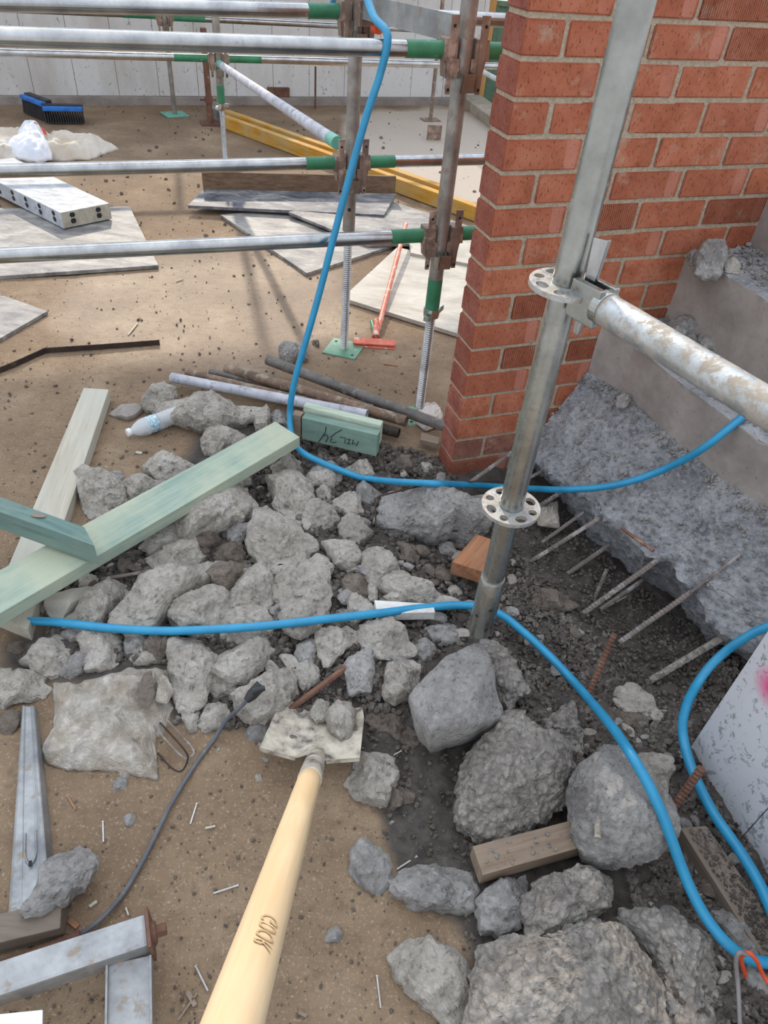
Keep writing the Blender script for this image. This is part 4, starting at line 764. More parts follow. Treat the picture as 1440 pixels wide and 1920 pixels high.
uL = unit((G(667, 667)-G(612, 655))*[1, 1, 0]); vL = np.cross(Z, uL)
zj = zV(797, 577, RP)
standard('scaffold_standard', RP, zj, 2.3, 'weathered scaffold standard beside the brick pillar with a green band above its jack', 'galv_old', [1.227, .712], jack=.0, band=(zj, zV(800, 520, RP)), plate=(wd, wn, .13, 'plate_green', 0.), collar=True)
ob = standard('scaffold_standard', LP, zV(653, 432, LP), 2.3, 'grey scaffold standard with a drilled lower tube and green square base plate', 'galv_old', [1.236, .776], jack=.0, plate=(uL, vL, .15, 'plate_green', 0.))
m = MB(); hb = V(660, 390, LP); dc = unit((O-hb)*[1, 1, 0]); hb = LP+Z*hb[2]; m.tube([hb+dc*.0238, hb+dc*.0246], .007, 12); m.build('pin_hole', 'hole', ob)
def clamp(root, c, d, mat='steel_brown', s=wn):         # wedge clamp at a ledger end; d points away from the standard
    m = MB(); w = .046
    m.prism([c+d*.028-s*w/2+Z*.030, c+d*.066-s*w/2+Z*.030, c+d*.072-s*w/2-Z*.024, c+d*.028-s*w/2-Z*.024], s*w)
    m.build('clamp', mat, root, bevel=.002)
    m = MB(); m.prism([c+d*.034+s*.020+Z*.085, c+d*.058+s*.020+Z*.085, c+d*.054+s*.020-Z*.105, c+d*.040+s*.020-Z*.105], s*.007)
    w_ = m.build('wedge', mat, root, bevel=.001)
    m = MB(); m.tube([c+d*.047+s*.0272-Z*.093, c+d*.047+s*.0278-Z*.093], .0045, 10); m.tube([c+d*.047+s*.0272+Z*.060, c+d*.047+s*.0278+Z*.060], .0045, 10); m.build('rivet', 'hole', w_)
def ledger(b, z, L, label, d=None, far=False, g=.115, r=.0215, green=True, mat='galv', name='scaffold_ledger', clampend=True, a0=.06):
    d = -wd if d is None else d; c = b+Z*z; s = unit(np.cross(Z, d)); s = s if s@wn > 0 else -s
    t = thing(name, c, label, 'scaffold')
    m = MB(); m.tube([c+d*q for q in np.linspace(a0+g, L, 6)], r, 28, hollow=.86); m.build('tube', mat, t, smooth=1)
    m = MB(); m.tube([c+d*a0, c+d*(a0+g+.001)], r+.0008, 28, hollow=.84); m.build('painted_end', 'green', t, smooth=1)
    if clampend: clamp(t, c, d, s=s)
    return t
def dirang(a): return -np.array([math.cos(R(a)), math.sin(R(a)), 0])
ledger(RP, 1.227, 2.0, 'large bright ledger tube in the upper row ending green at the weathered standard', dirang(21.9))
ledger(RP, .712, 2.0, 'large bright ledger tube in the lower row, nearest one above the ground', dirang(21.6))
ledger(LP, 1.240, 2.2, 'topmost ledger tube crossing the upper left corner of the photo', dirang(29.))
ledger(LP, .776, 2.2, 'middle ledger tube ending green at the grey standard, above the form boards', dirang(23.))
ledger(RP, 1.227, 1.25, 'short green ledger end passing behind the brick pillar at the top', -dirang(22), g=.3)
ledger(RP, .712, 1.25, 'short green ledger end passing behind the brick pillar below the yellow timbers', -dirang(22), g=.3)
ledger(LP, 1.236, 1.9, 'rear ledger tube going right from the grey standard at the top edge', -dirang(21), g=.14)
ledger(LP, .776, 1.9, 'rear ledger tube going right from the grey standard at the middle', -dirang(23), g=.11)
F1, F2, F3, F4 = G(423, 308), G(328, 215), G(395, 232), G(807, 225)
z1 = zV(418, 195, F1)
standard('scaffold_standard', F1, z1, 1.9, 'far scaffold standard with green band where the diagonal brace starts', 'galv_old', [.645], jack=0., band=(z1, zV(416, 160, F1)), collar=True, plate=(wd, wn, .13, 'plate_green', 0.))
standard('scaffold_standard', F2, .56, 1.6, 'farthest thin scaffold standard on a teal square plate by the white wall', 'galv_old', [.69], jack=None, plate=(unit([.8, .6, 0]), unit([-.6, .8, 0]), .19, 'teal', 0.))
m = MB(); m.tube([F2, F2+Z*.58], .018, 16); ob = m.build('screw_jack', 'galv_old', None, smooth=1); t_ = [o for o in C.objects if o.name.startswith('scaffold_standard') and o.type == 'EMPTY'][-1]; ob.parent = t_; ob.matrix_parent_inverse = Matrix.Translation(-t_.location)
t_ = thing('steel_prop', F3, 'rusty steel prop on a square plate next to the far green banded standard', 'prop')
m = MB(); m.tube([F3, F3+Z*.66], .024, 18); m.build('tube', 'rust', t_, smooth=1)
m = MB(); m.box(F3+Z*.004, (.16, .16, .008), (wd, wn, Z)); m.build('base_plate', 'rust', t_, bevel=.001)
zc = zV(392, 187, F3); m = MB(); m.tube([F3+Z*(zc-.02), F3+Z*(zc+.02)], .034, 16); m.tube([F3+Z*zc-wd*.07, F3+Z*zc+wd*.06], .008, 8); m.build('collar', 'rust', t_, smooth=.8)
t_ = thing('steel_prop', F4, 'thin brown prop with a small foot plate behind the weathered standard', 'prop')
m = MB(); m.tube([F4, F4+Z*1.3], .017, 14); m.build('tube', 'steel_brown', t_, smooth=1); m = MB(); m.box(F4+Z*.003, (.16, .12, .006), (wd, wn, Z)); m.build('base_plate', 'steel_brown', t_)
ledger(F1, .645, 3.0, 'far ledger tube running left from the green banded standard', dirang(21), g=.22)
ledger(F1, .645, 2.6, 'far ledger tube running right from the green banded standard', -dirang(20.5), g=.22)
ledger(F2, .688, 2.6, 'farthest ledger tube running left near the white wall', dirang(20.5), g=.25)
ledger(F2, .680, 2.4, 'farthest ledger tube running right near the white wall', -dirang(18), g=.25)
p0 = F1+Z*.62+wn*.04; p1 = LP+Z*.83-wn*.05-wd*.04; d = p1-p0
t_ = thing('scaffold_brace', p0, 'pale diagonal scaffold brace sloping down to the grey standard', 'scaffold')
m = MB(); m.tube([p0+d*.03, p0+d*.5, p0+d*.975], .0225, 20); m.build('tube', 'pipe_white', t_, smooth=1)
for a, b_ in ((0, .045), (.965, 1.0)): m = MB(); m.tube([p0+d*a, p0+d*b_], .0238, 20); m.build('painted_end', 'teal', t_, smooth=1)
# board bearer between the two near standards
ba, bb = LP+Z*1.262, RP+Z*1.275; dd = unit(bb-ba); bs = unit(np.cross(Z, dd))
t_ = thing('scaffold_transom', ba, 'galvanised angle transom between the two standards under the hose', 'scaffold')
m = MB(); m.bar(ba+dd*.06+bs*-.02, bb-dd*.04+bs*-.02, .004, .065); m.bar(ba+dd*.06-Z*.032, bb-dd*.04-Z*.032, .045, .004); m.build('angle', 'galv_flat', t_, bevel=.001)
m = MB(); m.box(ba+dd*.055-Z*.02, (.03, .06, .07), (dd, bs, Z)); m.build('clamp', 'steel_brown', t_, bevel=.002)
q = V(706, 53, ba+dd*.1); m = MB(); m.tube([q-dd*.012, q+dd*.016], .016, 16); m.build('end_cap', 'orange', t_, smooth=.8)
# near ringlock standard and ledger
FP = np.array([.2555, 1.1135, 0])
zs1, zs2 = zV(1065, 535, FP), zV(957, 950, FP); zb = zV(898, 1182, FP); zsl = zV(918, 1080, FP)
t_ = thing('ring_standard', FP+Z*zb, 'large near galvanised scaffold post with two rosette discs standing in front of the brick wall', 'scaffold')
m = MB(); m.tube([FP+Z*z for z in np.linspace(zb+.03, 1.95, 10)], .02415, 40, hollow=.88); m.build('tube', 'galv_front', t_, smooth=1)
m = MB(); m.tube([FP+Z*zb, FP+Z*(zb+.006), FP+Z*(zsl-.003), FP+Z*zsl], [.0262, .0285, .0285, .0268], 36); m.build('sleeve', 'galv_front', t_, smooth=.8)
tc_ = unit((O-FP)*[1, 1, 0]); tside = np.cross(Z, tc_)
for a, z in ((-.6, .075), (.5, .105), (.55, .035)): dd_ = unit(tc_+tside*a); m = MB(); m.tube([FP+dd_*.0281+Z*(zb+z), FP+dd_*.0289+Z*(zb+z)], .0045, 12); m.build('pin_hole', 'hole', t_)
m = MB(); m.bar(FP+Z*(zb+.01)+tside*-.008, FP+Z*(zb-.035)+tside*-.010, .022, .012, upv=tc_); m.build('spigot', 'galv_front', t_, bevel=.002)
def rosette(z):
    b = bmesh.new(); n = 96; R0, R1, th = .0245, .060, .0085; holes = []
    for k in range(8):
        a = k*math.pi/4+R(22.7)
        if k % 2 == 0: holes.append((a, .0445, .0095, .0125))
        else: holes.append((a, .0455, .0085, .0088))
    # polar grid with holes cut by dropping and snapping
    nr_ = 10; na = 160; vs = {}; V_, F_ = [], []
    def P2(i, j):
        r = R0+(R1-R0)*i/nr_; a = j*2*math.pi/na; x, y = r*math.cos(a), r*math.sin(a)
        for ha, hr, hw, ht in holes:
            cx, cy = hr*math.cos(ha), hr*math.sin(ha); u = (x-cx)*math.cos(ha)+(y-cy)*math.sin(ha); v = -(x-cx)*math.sin(ha)+(y-cy)*math.cos(ha)
            q = math.hypot(u/hw, v/ht)
            if .72 < q < 1.25: u, v = u/q, v/q; x, y = cx+u*math.cos(ha)-v*math.sin(ha), cy+u*math.sin(ha)+v*math.cos(ha)
        return x, y
    def inside(i, j):
        r = R0+(R1-R0)*(i+.5)/nr_; a = (j+.5)*2*math.pi/na; x, y = r*math.cos(a), r*math.sin(a)
        for ha, hr, hw, ht in holes:
            cx, cy = hr*math.cos(ha), hr*math.sin(ha); u = (x-cx)*math.cos(ha)+(y-cy)*math.sin(ha); v = -(x-cx)*math.sin(ha)+(y-cy)*math.cos(ha)
            if math.hypot(u/hw, v/ht) < .98: return True
        return False
    idx_ = {}
    for s_ in (0, 1):
        for i in range(nr_+1):
            for j in range(na): x, y = P2(i, j); idx_[(s_, i, j)] = len(V_); V_.append(FP+np.array([x, y, z+(th/2 if s_ else -th/2)]))
    solid = {(i, j): not inside(i, j) for i in range(nr_) for j in range(na)}
    for (i, j), ok in solid.items():
        if not ok: continue
        j2 = (j+1) % na
        F_.append((idx_[1, i, j], idx_[1, i+1, j], idx_[1, i+1, j2], idx_[1, i, j2])); F_.append((idx_[0, i, j], idx_[0, i, j2], idx_[0, i+1, j2], idx_[0, i+1, j]))
        for (ni, nj), (e0, e1) in (((i+1, j), ((i+1, j), (i+1, j2))), ((i-1, j), ((i, j2), (i, j))), ((i, (j-1) % na), ((i, j), (i+1, j))), ((i, j2), ((i+1, j2), (i, j2)))):
            if not solid.get((ni, nj), False): F_.append((idx_[(1,)+e0], idx_[(0,)+e0], idx_[(0,)+e1], idx_[(1,)+e1]))
    b.free(); mm = MB(); mm.v = [tuple(v) for v in V_]; mm.f = F_; mm.m = [0]*len(F_); mm.build('rosette', 'galv_splash', t_, smooth=.7)
rosette(zs1); rosette(zs2)
ld = unit(G(1440, 772, zs1)-G(1100, 563, zs1)); lz = zs1+.0
ls = np.cross(Z, ld); c0 = FP+Z*lz
t_ = thing('ring_ledger', c0, 'near mortar splashed ledger tube wedged to the large near post', 'scaffold')
m = MB(); m.tube([c0+ld*q for q in (.088, .3, .7, 1.3)], .0242, 40, hollow=.88); m.build('tube', 'galv_splash', t_, smooth=1)
m = MB(); w = .040
m.prism([c0+ld*.030+ls*w/2+Z*.027, c0+ld*.092+ls*w/2+Z*.030, c0+ld*.092+ls*w/2-Z*.030, c0+ld*.030+ls*w/2-Z*.032], -ls*.012)
m.prism([c0+ld*.030-ls*w/2+Z*.027, c0+ld*.092-ls*w/2+Z*.030, c0+ld*.092-ls*w/2-Z*.030, c0+ld*.030-ls*w/2-Z*.032], ls*.012)
m.tube([c0+ld*.080, c0+ld*.096], .0265, 28); m.build('ledger_head', 'galv_front', t_, bevel=.002)
m = MB(); a = c0+ld*.047
m.prism([a-ld*.014+Z*.088+ls*.004, a+ld*.016+Z*.094+ls*.004, a+ld*.012+Z*.030+ls*.004, a+ld*.006-Z*.062+ls*.004, a-ld*.006-Z*.062+ls*.004, a-ld*.010+Z*.030+ls*.004], -ls*.007); m.build('wedge', 'galv', t_, bevel=.0015)
# ------------------------------------------------------------------ blue hose
from mathutils.bvhtree import BVHTree
bpy.context.view_layer.update(); _v, _f = [], []
for o in list(C.objects):
    if o.type == 'MESH' and (o.name.startswith(('concrete_chunk', 'stone', 'floor')) or o.name == 'concrete_stair'):
        k0_ = len(_v); mw = np.array(o.matrix_world); co = np.empty(len(o.data.vertices)*3, np.float32); o.data.vertices.foreach_get('co', co); co = co.reshape(-1, 3)@mw[:3, :3].T+mw[:3, 3]
        _v += co.tolist(); _f += [tuple(i+k0_ for i in p.vertices) for p in o.data.polygons]
BV = BVHTree.FromPolygons(_v, _f); del _v, _f
def lay(px, r, n=140, win=9, lift=1.0):
    P_ = [np.array(p) for p in smooth_path([(x, y, 0.) for x, y in px], n)]; ts = []
    for x, y, _ in P_:
        d = ray(x, y); l = np.linalg.norm(d); h = BV.ray_cast(Vector(O), Vector(d/l)); ts.append(h[3]/l if h[0] is not None else (CH/-d[2]))
    ts = np.array(ts); e = np.array([ts[max(0, i-win):i+win+1].min() for i in range(n)]); e = np.array([e[max(0, i-win):i+win+1].mean() for i in range(n)])
    return [O+ray(p[0], p[1])*(t-r*lift*1.1) for p, t in zip(P_, e)]
def tubeo(name, path, r, mat, label, cat, seg=16):
    m = MB(); m.tube(path, r, seg); return tag(m.build(name, mat, None, smooth=1, origin=np.array(path[0])), label, cat)
def hose(name, pts, r, mat, label, cat, n=160, seg=16):
    m = MB(); m.tube(smooth_path(pts, n), r, seg); o = m.build(name, mat, None, smooth=1, origin=np.array(pts[0])); return tag(o, label, cat)
la = RP+dirang(21.9)*.30+Z*1.227                 # where it crosses the ledger
Pa = np.array([-.122, 2.262, 0]); Pb = G(545, 790, .13); nn = unit(np.cross(Z, (Pb-Pa)*[1, 1, 0]))
pts = [np.array([-.34, 2.95, 1.245]), np.array([-.29, 2.80, 1.33]), np.array([-.215, 2.50, 1.36]), V(690, 2, [-.17, 2.42, 0]), V(704, 38, [-.14, 2.34, 0])]
pts += [PL(x, y, Pa, nn) for x, y in ((727, 68), (724, 105), (700, 175), (668, 285), (632, 420), (600, 545), (572, 645), (552, 715), (545, 765))]
pts += [G(543, 795, .125), G(556, 835, .10), G(590, 864, .09), G(640, 886, .085), G(710, 900, .07), G(800, 906, .07), G(880, 909, .06), ]
q1 = smooth_path(pts, 170); q2 = lay([(640, 886), (710, 900), (800, 906), (880, 909), (960, 914), (1060, 918), (1150, 910), (1230, 886), (1310, 846), (1380, 792), (1440, 742), (1500, 690)], .0108, 150, 8)
q1 = [p for p in q1 if topix(p)[0] < 600 or topix(p)[1] < 700]; path = smooth_path(q1[::6]+q2[4::5], 300)
tubeo('water_hose', path, .0108, 'blue', 'blue hose hanging over the upper ledger, curving past the brick pillar foot to the stair', 'hose')
q2 = lay([(-30, 1160), (30, 1163), (100, 1166), (200, 1177), (300, 1183), (400, 1180), (500, 1173), (600, 1162), (700, 1151), (800, 1139), (880, 1135), (935, 1150), (985, 1188), (1045, 1245), (1105, 1312), (1160, 1380), (1207, 1455), (1243, 1530), (1272, 1610), (1306, 1690), (1350, 1755), (1400, 1796), (1460, 1806), (1540, 1800)], .0112, 260, 11)
tubeo('water_hose', smooth_path(q2[::6], 300), .0112, 'blue', 'blue hose lying across the rubble heap and down the right side over the round lump', 'hose')
q2 = lay([(1530, 1150), (1440, 1175), (1390, 1200), (1335, 1245), (1295, 1305), (1280, 1360), (1293, 1430), (1335, 1520), (1390, 1600), (1430, 1670), (1465, 1760), (1480, 1850)], .012, 140, 8, 1.6)
tubeo('water_hose', smooth_path(q2[::6], 160), .0118, 'blue', 'blue hose looping along the foot of the white splashed panel', 'hose')
# ------------------------------------------------------------------ timbers and boards
def plate_px(name, px, z, th, mat, label=None, cat=None, parent=None, bevel=.002, group=None):
    zz = z if hasattr(z, '__len__') else [z]*len(px); tops = [G(x, y, q) for (x, y), q in zip(px, zz)]
    m = MB(); m.prism(tops, -Z*th); org = np.mean(tops, 0)-Z*th
    a = tops[1]-tops[0]; o = m.build(name, mat, parent, bevel=bevel, origin=org)
    # turn the local frame so the grain runs along the longest side
    e = max(((tops[i]-tops[i-1]) for i in range(len(tops))), key=lambda v: np.linalg.norm(v)); ang = math.atan2(e[1], e[0])
    o.data.transform(Matrix.Rotation(-ang, 4, 'Z')); o.rotation_euler = (0, 0, ang)
    if label: tag(o, label, cat, group)
    return o
plate_px('timber_plank', [(-90, 1117), (516, 790), (562, 819), (-90, 1203)], [.15, .17, .17, .15], .04, 'treated', 'long pale green treated plank lying diagonally over the rubble heap', 'plank', bevel=.003)
plate_px('timber_plank', [(-90, 899), (158, 988), (177, 1023), (-90, 927)], [.26, .235, .235, .26], .072, 'treated_dark', 'short dark green treated timber with a knot resting on the long green plank', 'timber', bevel=.003)
kn = G(72, 967, .2475); m = MB(); m.prism([kn+np.array([math.cos(a)*.02, math.sin(a)*.007, 0]) for a in np.linspace(.3, 6.28+.3, 15)[:-1]], Z*.001); kb = m.build('knot', 'brownwood', C.objects['timber_plank.001'] if False else None)
tp = [o for o in C.objects if o.name.startswith('timber_plank')][-1]; bpy.context.view_layer.update(); kb.parent = tp; kb.matrix_parent_inverse = tp.matrix_world.inverted()
plate_px('timber_plank', [(157, 727), (204, 730), (52, 1180), (-22, 1150)], .05, .048, 'pale', 'pale dusty timber lying on the ground from below the green plank', 'plank', bevel=.003)
# offcuts with writing
fb0, fb1 = G(566, 823, .07), G(705, 856, .07); fx = unit(fb1-fb0); fn = unit(np.cross(fx, Z)); fn = fn if fn@(O-fb0) > 0 else -fn
t_ = thing('timber_offcut', (fb0+fb1)/2, 'green treated timber offcut with upside down handwriting beside the pipes', 'timber')
Lf = np.linalg.norm(fb1-fb0)
m = MB(); m.box((fb0+fb1)/2-fn*.0175+Z*.045, (Lf, .035, .09), (fx, fn, Z)); ob = m.build('board', 'treated_face', t_, bevel=.002, origin=(fb0+fb1)/2)
def on_face(x, y): return PL(540+x/7.2, 740+y/7.2, fb0+fn*.0008, fn)
strokes = [[(515, 435), (500, 520), (410, 640)], [(470, 540), (535, 550), (540, 590), (505, 640)], [(730, 472), (640, 520), (580, 570), (590, 600), (570, 630), (600, 648), (655, 640)],
           [(700, 572), (775, 585), (768, 655)], [(795, 600), (850, 610)], [(825, 605), (818, 660)], [(790, 655), (845, 668)], [(875, 615), (862, 668), (900, 640), (930, 690), (950, 640)]]
strokes[-1] = [(880, 610), (865, 672), (898, 650), (925, 688), (950, 632)]
m = MB()
for s in strokes: m.tube([on_face(*p) for p in s], .0015, 6)
m.build('handwriting', 'ink', t_)
m = MB(); m.box(fb0-fx*.022-fn*.018+Z*.048, (.034, .034, .088), (fx, fn, Z)); ob = m.build('timber_offcut', 'brownwood', None, bevel=.002, origin=fb0); tag(ob, 'small tan timber end between the plank tip and the written offcut', 'timber')
m = MB(); m.box((fb0+fb1)/2-fn*.060+Z*.062-fx*.008, (Lf+.01, .032, .085), (unit(fx-Z*.02), fn, Z)); ob = m.build('timber_offcut', 'treated_top', None, bevel=.006, origin=(fb0+fb1)/2-fn*.05); tag(ob, 'pale green moulded offcut standing behind the written one', 'timber')
plate_px('wood_block', [(847, 1053), (893, 1001), (950, 1020), (905, 1072)], [.095, .10, .10, .095], .05, 'redwood', 'red brown timber block behind the foot of the near scaffold post', 'timber', bevel=.004)
plate_px('timber_offcut', [(886, 1586), (1085, 1534), (1120, 1580), (905, 1641)], .075, .045, 'brownwood', 'weathered brown timber end under the big round lump', 'timber', bevel=.003)
plate_px('timber_offcut', [(702, 1125), (812, 1132), (816, 1148), (708, 1150)], .085, .03, 'whiteband', 'white painted offcut with straight edges beneath the hose', 'timber', bevel=.002)
plate_px('timber_sill', [(1275, 1552), (1325, 1548), (1500, 1800), (1440, 1812)], .045, .06, 'dustwood', 'dirty timber edge board running along the hollow at the lower right', 'timber', bevel=.003)
plate_px('timber_offcut', [(790, 810), (824, 820), (822, 832), (788, 824)], .05, .02, 'brownwood', 'brown stick end lying against the brick pillar foot', 'timber')
plate_px('form_board', [(-140, 392), (243, 387), (297, 497), (-140, 527)], .022, .018, 'formply', 'large worn form board on the ground under the punched block', 'board')
plate_px('form_board', [(-80, 548), (8, 555), (89, 583), (-10, 640), (-80, 680)], .02, .016, 'formply', 'small worn board corner at the left edge', 'board')
plate_px('form_board', [(413, 402), (545, 392), (737, 460), (575, 512)], .02, .018, 'formply', 'grey form board with its corner pointing at the camera behind the left jack', 'board')
plate_px('form_board', [(541, 397), (700, 366), (893, 428), (880, 455), (690, 458)], [.055, .05, .04, .035, .04], .016, 'formply', 'brownish form board under the dark leaning one', 'board')
plate_px('form_board', [(352, 385), (383, 354), (743, 363), (720, 403)], [.05, .075, .085, .06], .018, 'formply_dark', 'dark form board lying flat in front of the upright one', 'board')
b0, b1_ = G(382, 357, .07), G(742, 364, .08); m = MB(); m.bar(b0+Z*.05-wn*.02, b1_+Z*.05-wn*.02, .022, .11); ob = m.build('form_board', 'ply_edge', None, bevel=.002, origin=(b0+b1_)/2); tag(ob, 'brown board standing on edge behind the dark form board', 'board')
plate_px('form_board', [(642, 558), (745, 463), (915, 505), (880, 632)], .024, .02, 'formply_pale', 'pale clean form board that the red scraper leans over', 'board')
plate_px('form_board', [(765, 432), (925, 420), (910, 500), (770, 474)], .04, .018, 'formply_pale', 'pale form board partly hidden by the brick pillar', 'board')
# block with punched holes
t_ = thing('punched_block', G(100, 380, .03), 'pale rectangular block with rows of punched holes on the large worn board', 'block')
tp4 = [(113, 399), (205, 381), (25, 296), (-75, 306)]; T4 = [G(x, y, .115) for x, y in tp4]
m = MB(); m.prism(T4, -Z*.085); m.f[-4:] = m.f[-4:]; m.m = [0]*2+[1, 0, 0, 0]
m.build('body', ['block', 'block_end'], t_, bevel=.002)
def hexhole(c, n_, s_, w=.012):
    m = MB(); 
    for dz, hh in ((.020, .012), (-.012, .013)):
        m.prism([c+s_*w*a+Z*(dz+hh*b_) for a, b_ in ((-1, 0), (-.6, 1), (.6, 1), (1, 0), (.6, -1), (-.6, -1))], n_*.0012)
    m.build('punched_hole', 'hole', t_)
e1 = T4[1]-T4[0]; n1 = unit(np.cross(e1, Z)); n1 = n1 if n1@(O-T4[0]) > 0 else -n1
for f in (.22, .75): hexhole(T4[0]+e1*f-Z*.042, n1, unit(e1), .016)
e2 = T4[3]-T4[0]; n2 = unit(np.cross(e2, Z)); n2 = n2 if n2@(O-T4[0]) > 0 else -n2
for f in (.07, .2, .33, .46, .6, .74): hexhole(T4[0]+e2*f-Z*.042, n2, unit(e2), .016)
# yellow beams
ya, yb = G(405, 222, .05), G(900, 402, .05); yd = unit(yb-ya); ys = unit(np.cross(Z, yd))
for k, (off, hh, lab, mt) in enumerate(((0., .09, 'yellow painted beam on the ground behind the scaffold, the nearer of the pair', 'yellow'), (.11, .10, 'yellow painted beam on the ground behind the scaffold, the farther of the pair', 'yellow'))):
    m = MB(); m.bar(ya+ys*off+yd*(.0 if k else .1), yb+ys*off-yd*(.35 if k else 0), .055, hh); o = m.build('timber_beam', mt, None, bevel=.004, origin=(ya+yb)/2+ys*off)
    a_ = math.atan2(yd[1], yd[0]); o.data.transform(Matrix.Rotation(-a_, 4, 'Z')); o.rotation_euler = (0, 0, a_); tag(o, lab, 'beam', 'yellow beams')
m = MB(); m.bar(G(398, 206, .04), G(445, 232, .04), .1, .08); o = m.build('timber_beam', 'formply', None, bevel=.004, origin=G(420, 220, 0)); tag(o, 'grey block end behind the rusty prop', 'beam')
# ------------------------------------------------------------------ pile of pipes
for (a, b_, r, mt, lab, za, zb_) in (((322, 708), (688, 778), .0200, 'pipe_white', 'chalky white pipe, nearest of the pile behind the green offcuts', .045, .085),
     ((350, 698), (706, 783), .0155, 'rust_pipe', 'thin brownish pipe just behind the chalky white one', .035, .06), ((394, 697), (700, 765), .0140, 'pipe_grey', 'thinnest grey pipe in the pile', .03, .05),
     ((424, 691), (762, 790), .0205, 'rust_pipe', 'thick rusty pipe with green stains and an open end', .05, .085), ((502, 675), (840, 802), .0205, 'pipe_grey', 'grey pipe lying uppermost in the pile and pointing at the brick pillar', .06, .07),
     ((600, 772), (748, 812), .0190, 'dark_steel', 'dark pipe with open end under the rusty one', .05, .055)):
    p0, p1 = G(*a, za), G(*b_, zb_); m = MB(); m.tube([p0, (p0+p1)/2, p1], r, 24, hollow=.82); tag(m.build('steel_pipe', mt, None, smooth=1, origin=(p0+p1)/2), lab, 'pipe')
# ------------------------------------------------------------------ reinforcement bars
def rebar(p0, p1, r, mat, label, name='rebar', cat='rebar', bend=None):
    P_ = [np.array(p0), np.array(p1)]; L_ = np.linalg.norm(P_[1]-P_[0]); n = max(6, int(L_/.0035)); pts = [P_[0]+(P_[1]-P_[0])*i/n for i in range(n+1)]
    if bend is not None: pts = [p+bend*math.sin(math.pi*i/n) for i, p in enumerate(pts)]
    m = MB(); m.tube(pts, [r*(1.14 if i % 3 == 0 else .92) for i in range(n+1)], 10)
    d = unit(P_[1]-P_[0]); s1 = unit(np.cross(d, [0.3, .2, 1])); 
    for s_ in (-1, 1): m.tube([p+s1*s_*r*.85 for p in pts[::max(1, n//6)]], r*.28, 5)
    return tag(m.build(name, mat, None, smooth=.7, origin=P_[0]), label, cat)
RB = [((990, 1056, -.03), (1150, 955, .15), .0068, 'rebar', 'long pale ribbed bar slanting out of the broken face, crossing below the rear rosette'),
 ((1012, 1020, -.05), (1095, 960, .06), .006, 'rebar', 'thin ribbed bar just above the long pale one in the hollow'),
 ((1055, 1082, -.06), (1142, 1022, .03), .0068, 'rebar', 'short shaded ribbed bar below the long pale one'),
 ((1085, 1156, -.05), (1240, 1045, .15), .0078, 'rebar', 'ribbed bar in the middle of the hollow reaching the broken edge'),
 ((1125, 1143, -.07), (1205, 1088, .0), .006, 'rebar', 'dark ribbed bar running just under the middle one'),
 ((1162, 1204, -.05), (1296, 1110, .13), .0078, 'rebar', 'ribbed bar ending at the corner of the lower broken edge'),
 ((1296, 1110, .135), (1390, 1038, .26), .004, 'rebar', 'thin bar imprint running up the sloping broken face'),
 ((1195, 1290, -.06), (1372, 1185, .09), .009, 'crumb', 'mortar coated bar low in the hollow beside the white panel'),
 ((975, 905, .03), (1058, 862, .13), .0065, 'rebar', 'ribbed bar near the brick wall, left in shadow behind the near post'),
 ((985, 965, -.02), (1070, 912, .11), .008, 'rebar', 'thick ribbed bar right of the lower rosette'),
 ((1112, 1128, -.08), (1138, 1068, .03), .006, 'rebar', 'short bar standing up from the hollow with a cut top'),
 ((1100, 1310, -.03), (1152, 1188, .12), .0075, 'rust', 'rusty bar standing up beside the hose in the hollow'),
 ((1255, 1525, -.0), (1316, 1440, .13), .0095, 'rust', 'thick rusty bar standing between the hose and the white panel'),
 ((1121, 1572, .155), (1119, 1418, .17), .0065, 'conc', 'dusty bar cast into the face of the big round lump'),
 ((190, 1086, .045), (322, 1064, .06), .005, 'rebar', 'grey bar half buried in the heap under the green plank'),
 ((530, 1340, .02), (664, 1240, .06), .0075, 'rust', 'rusty bar sticking out of the heap above the shovel blade'),
 ((868, 914, .05), (990, 826, .12), .0065, 'rebar', 'long ribbed bar leaning at the foot of the brick pillar'),
 ((-40, 1828, .025), (150, 1752, .025), .0085, 'rust', 'rusty twisted bar beside the galvanised box section at the lower left'),
 ((1225, 1033, .2), (1165, 990, .19), .005, 'rust', 'rust stained bar end along the upper broken edge')]
for a, b_, r, mt, lab in RB: rebar(G(*a), G(*b_), r, mt, lab)
tag((lambda m: (m.tube([G(705, 992, .05), G(703, 935, .12), G(712, 930, .125), G(800, 908, .12), G(880, 903, .1), G(955, 902, .09)], .0028, 8), m)[1])(MB()).build('wire_strap', 'dark_steel', None, smooth=.8, origin=G(705, 990, .05)), 'bent flat wire strap standing over the left end of the long cracked block', 'wire')
tag((lambda m: (m.tube([G(690, 991, .055), G(800, 994, .055), G(925, 996, .05)], .0022, 8), m)[1])(MB()).build('wire_strap', 'dark_steel', None, smooth=.8, origin=G(800, 995, .05)), 'straight dark wire along the lower side of the long cracked block', 'wire')
for k, (pp, lab) in enumerate(((((287, 1360), (330, 1408), (352, 1425)), 'left wire prong of the bent loop by the bag'), (((300, 1355), (345, 1405), (352, 1424), (340, 1446), (322, 1440), (296, 1412)), 'looped black wire by the lower right corner of the bag'), (((312, 1348), (362, 1405), (350, 1424)), 'right wire prong of the bent loop by the bag'))):
    hose('tie_wire', [G(x, y, .03-.02*i/len(pp)) for i, (x, y) in enumerate(pp)], .0022, 'rebar' if k != 1 else 'dark_steel', lab, 'wire', 30, 7)
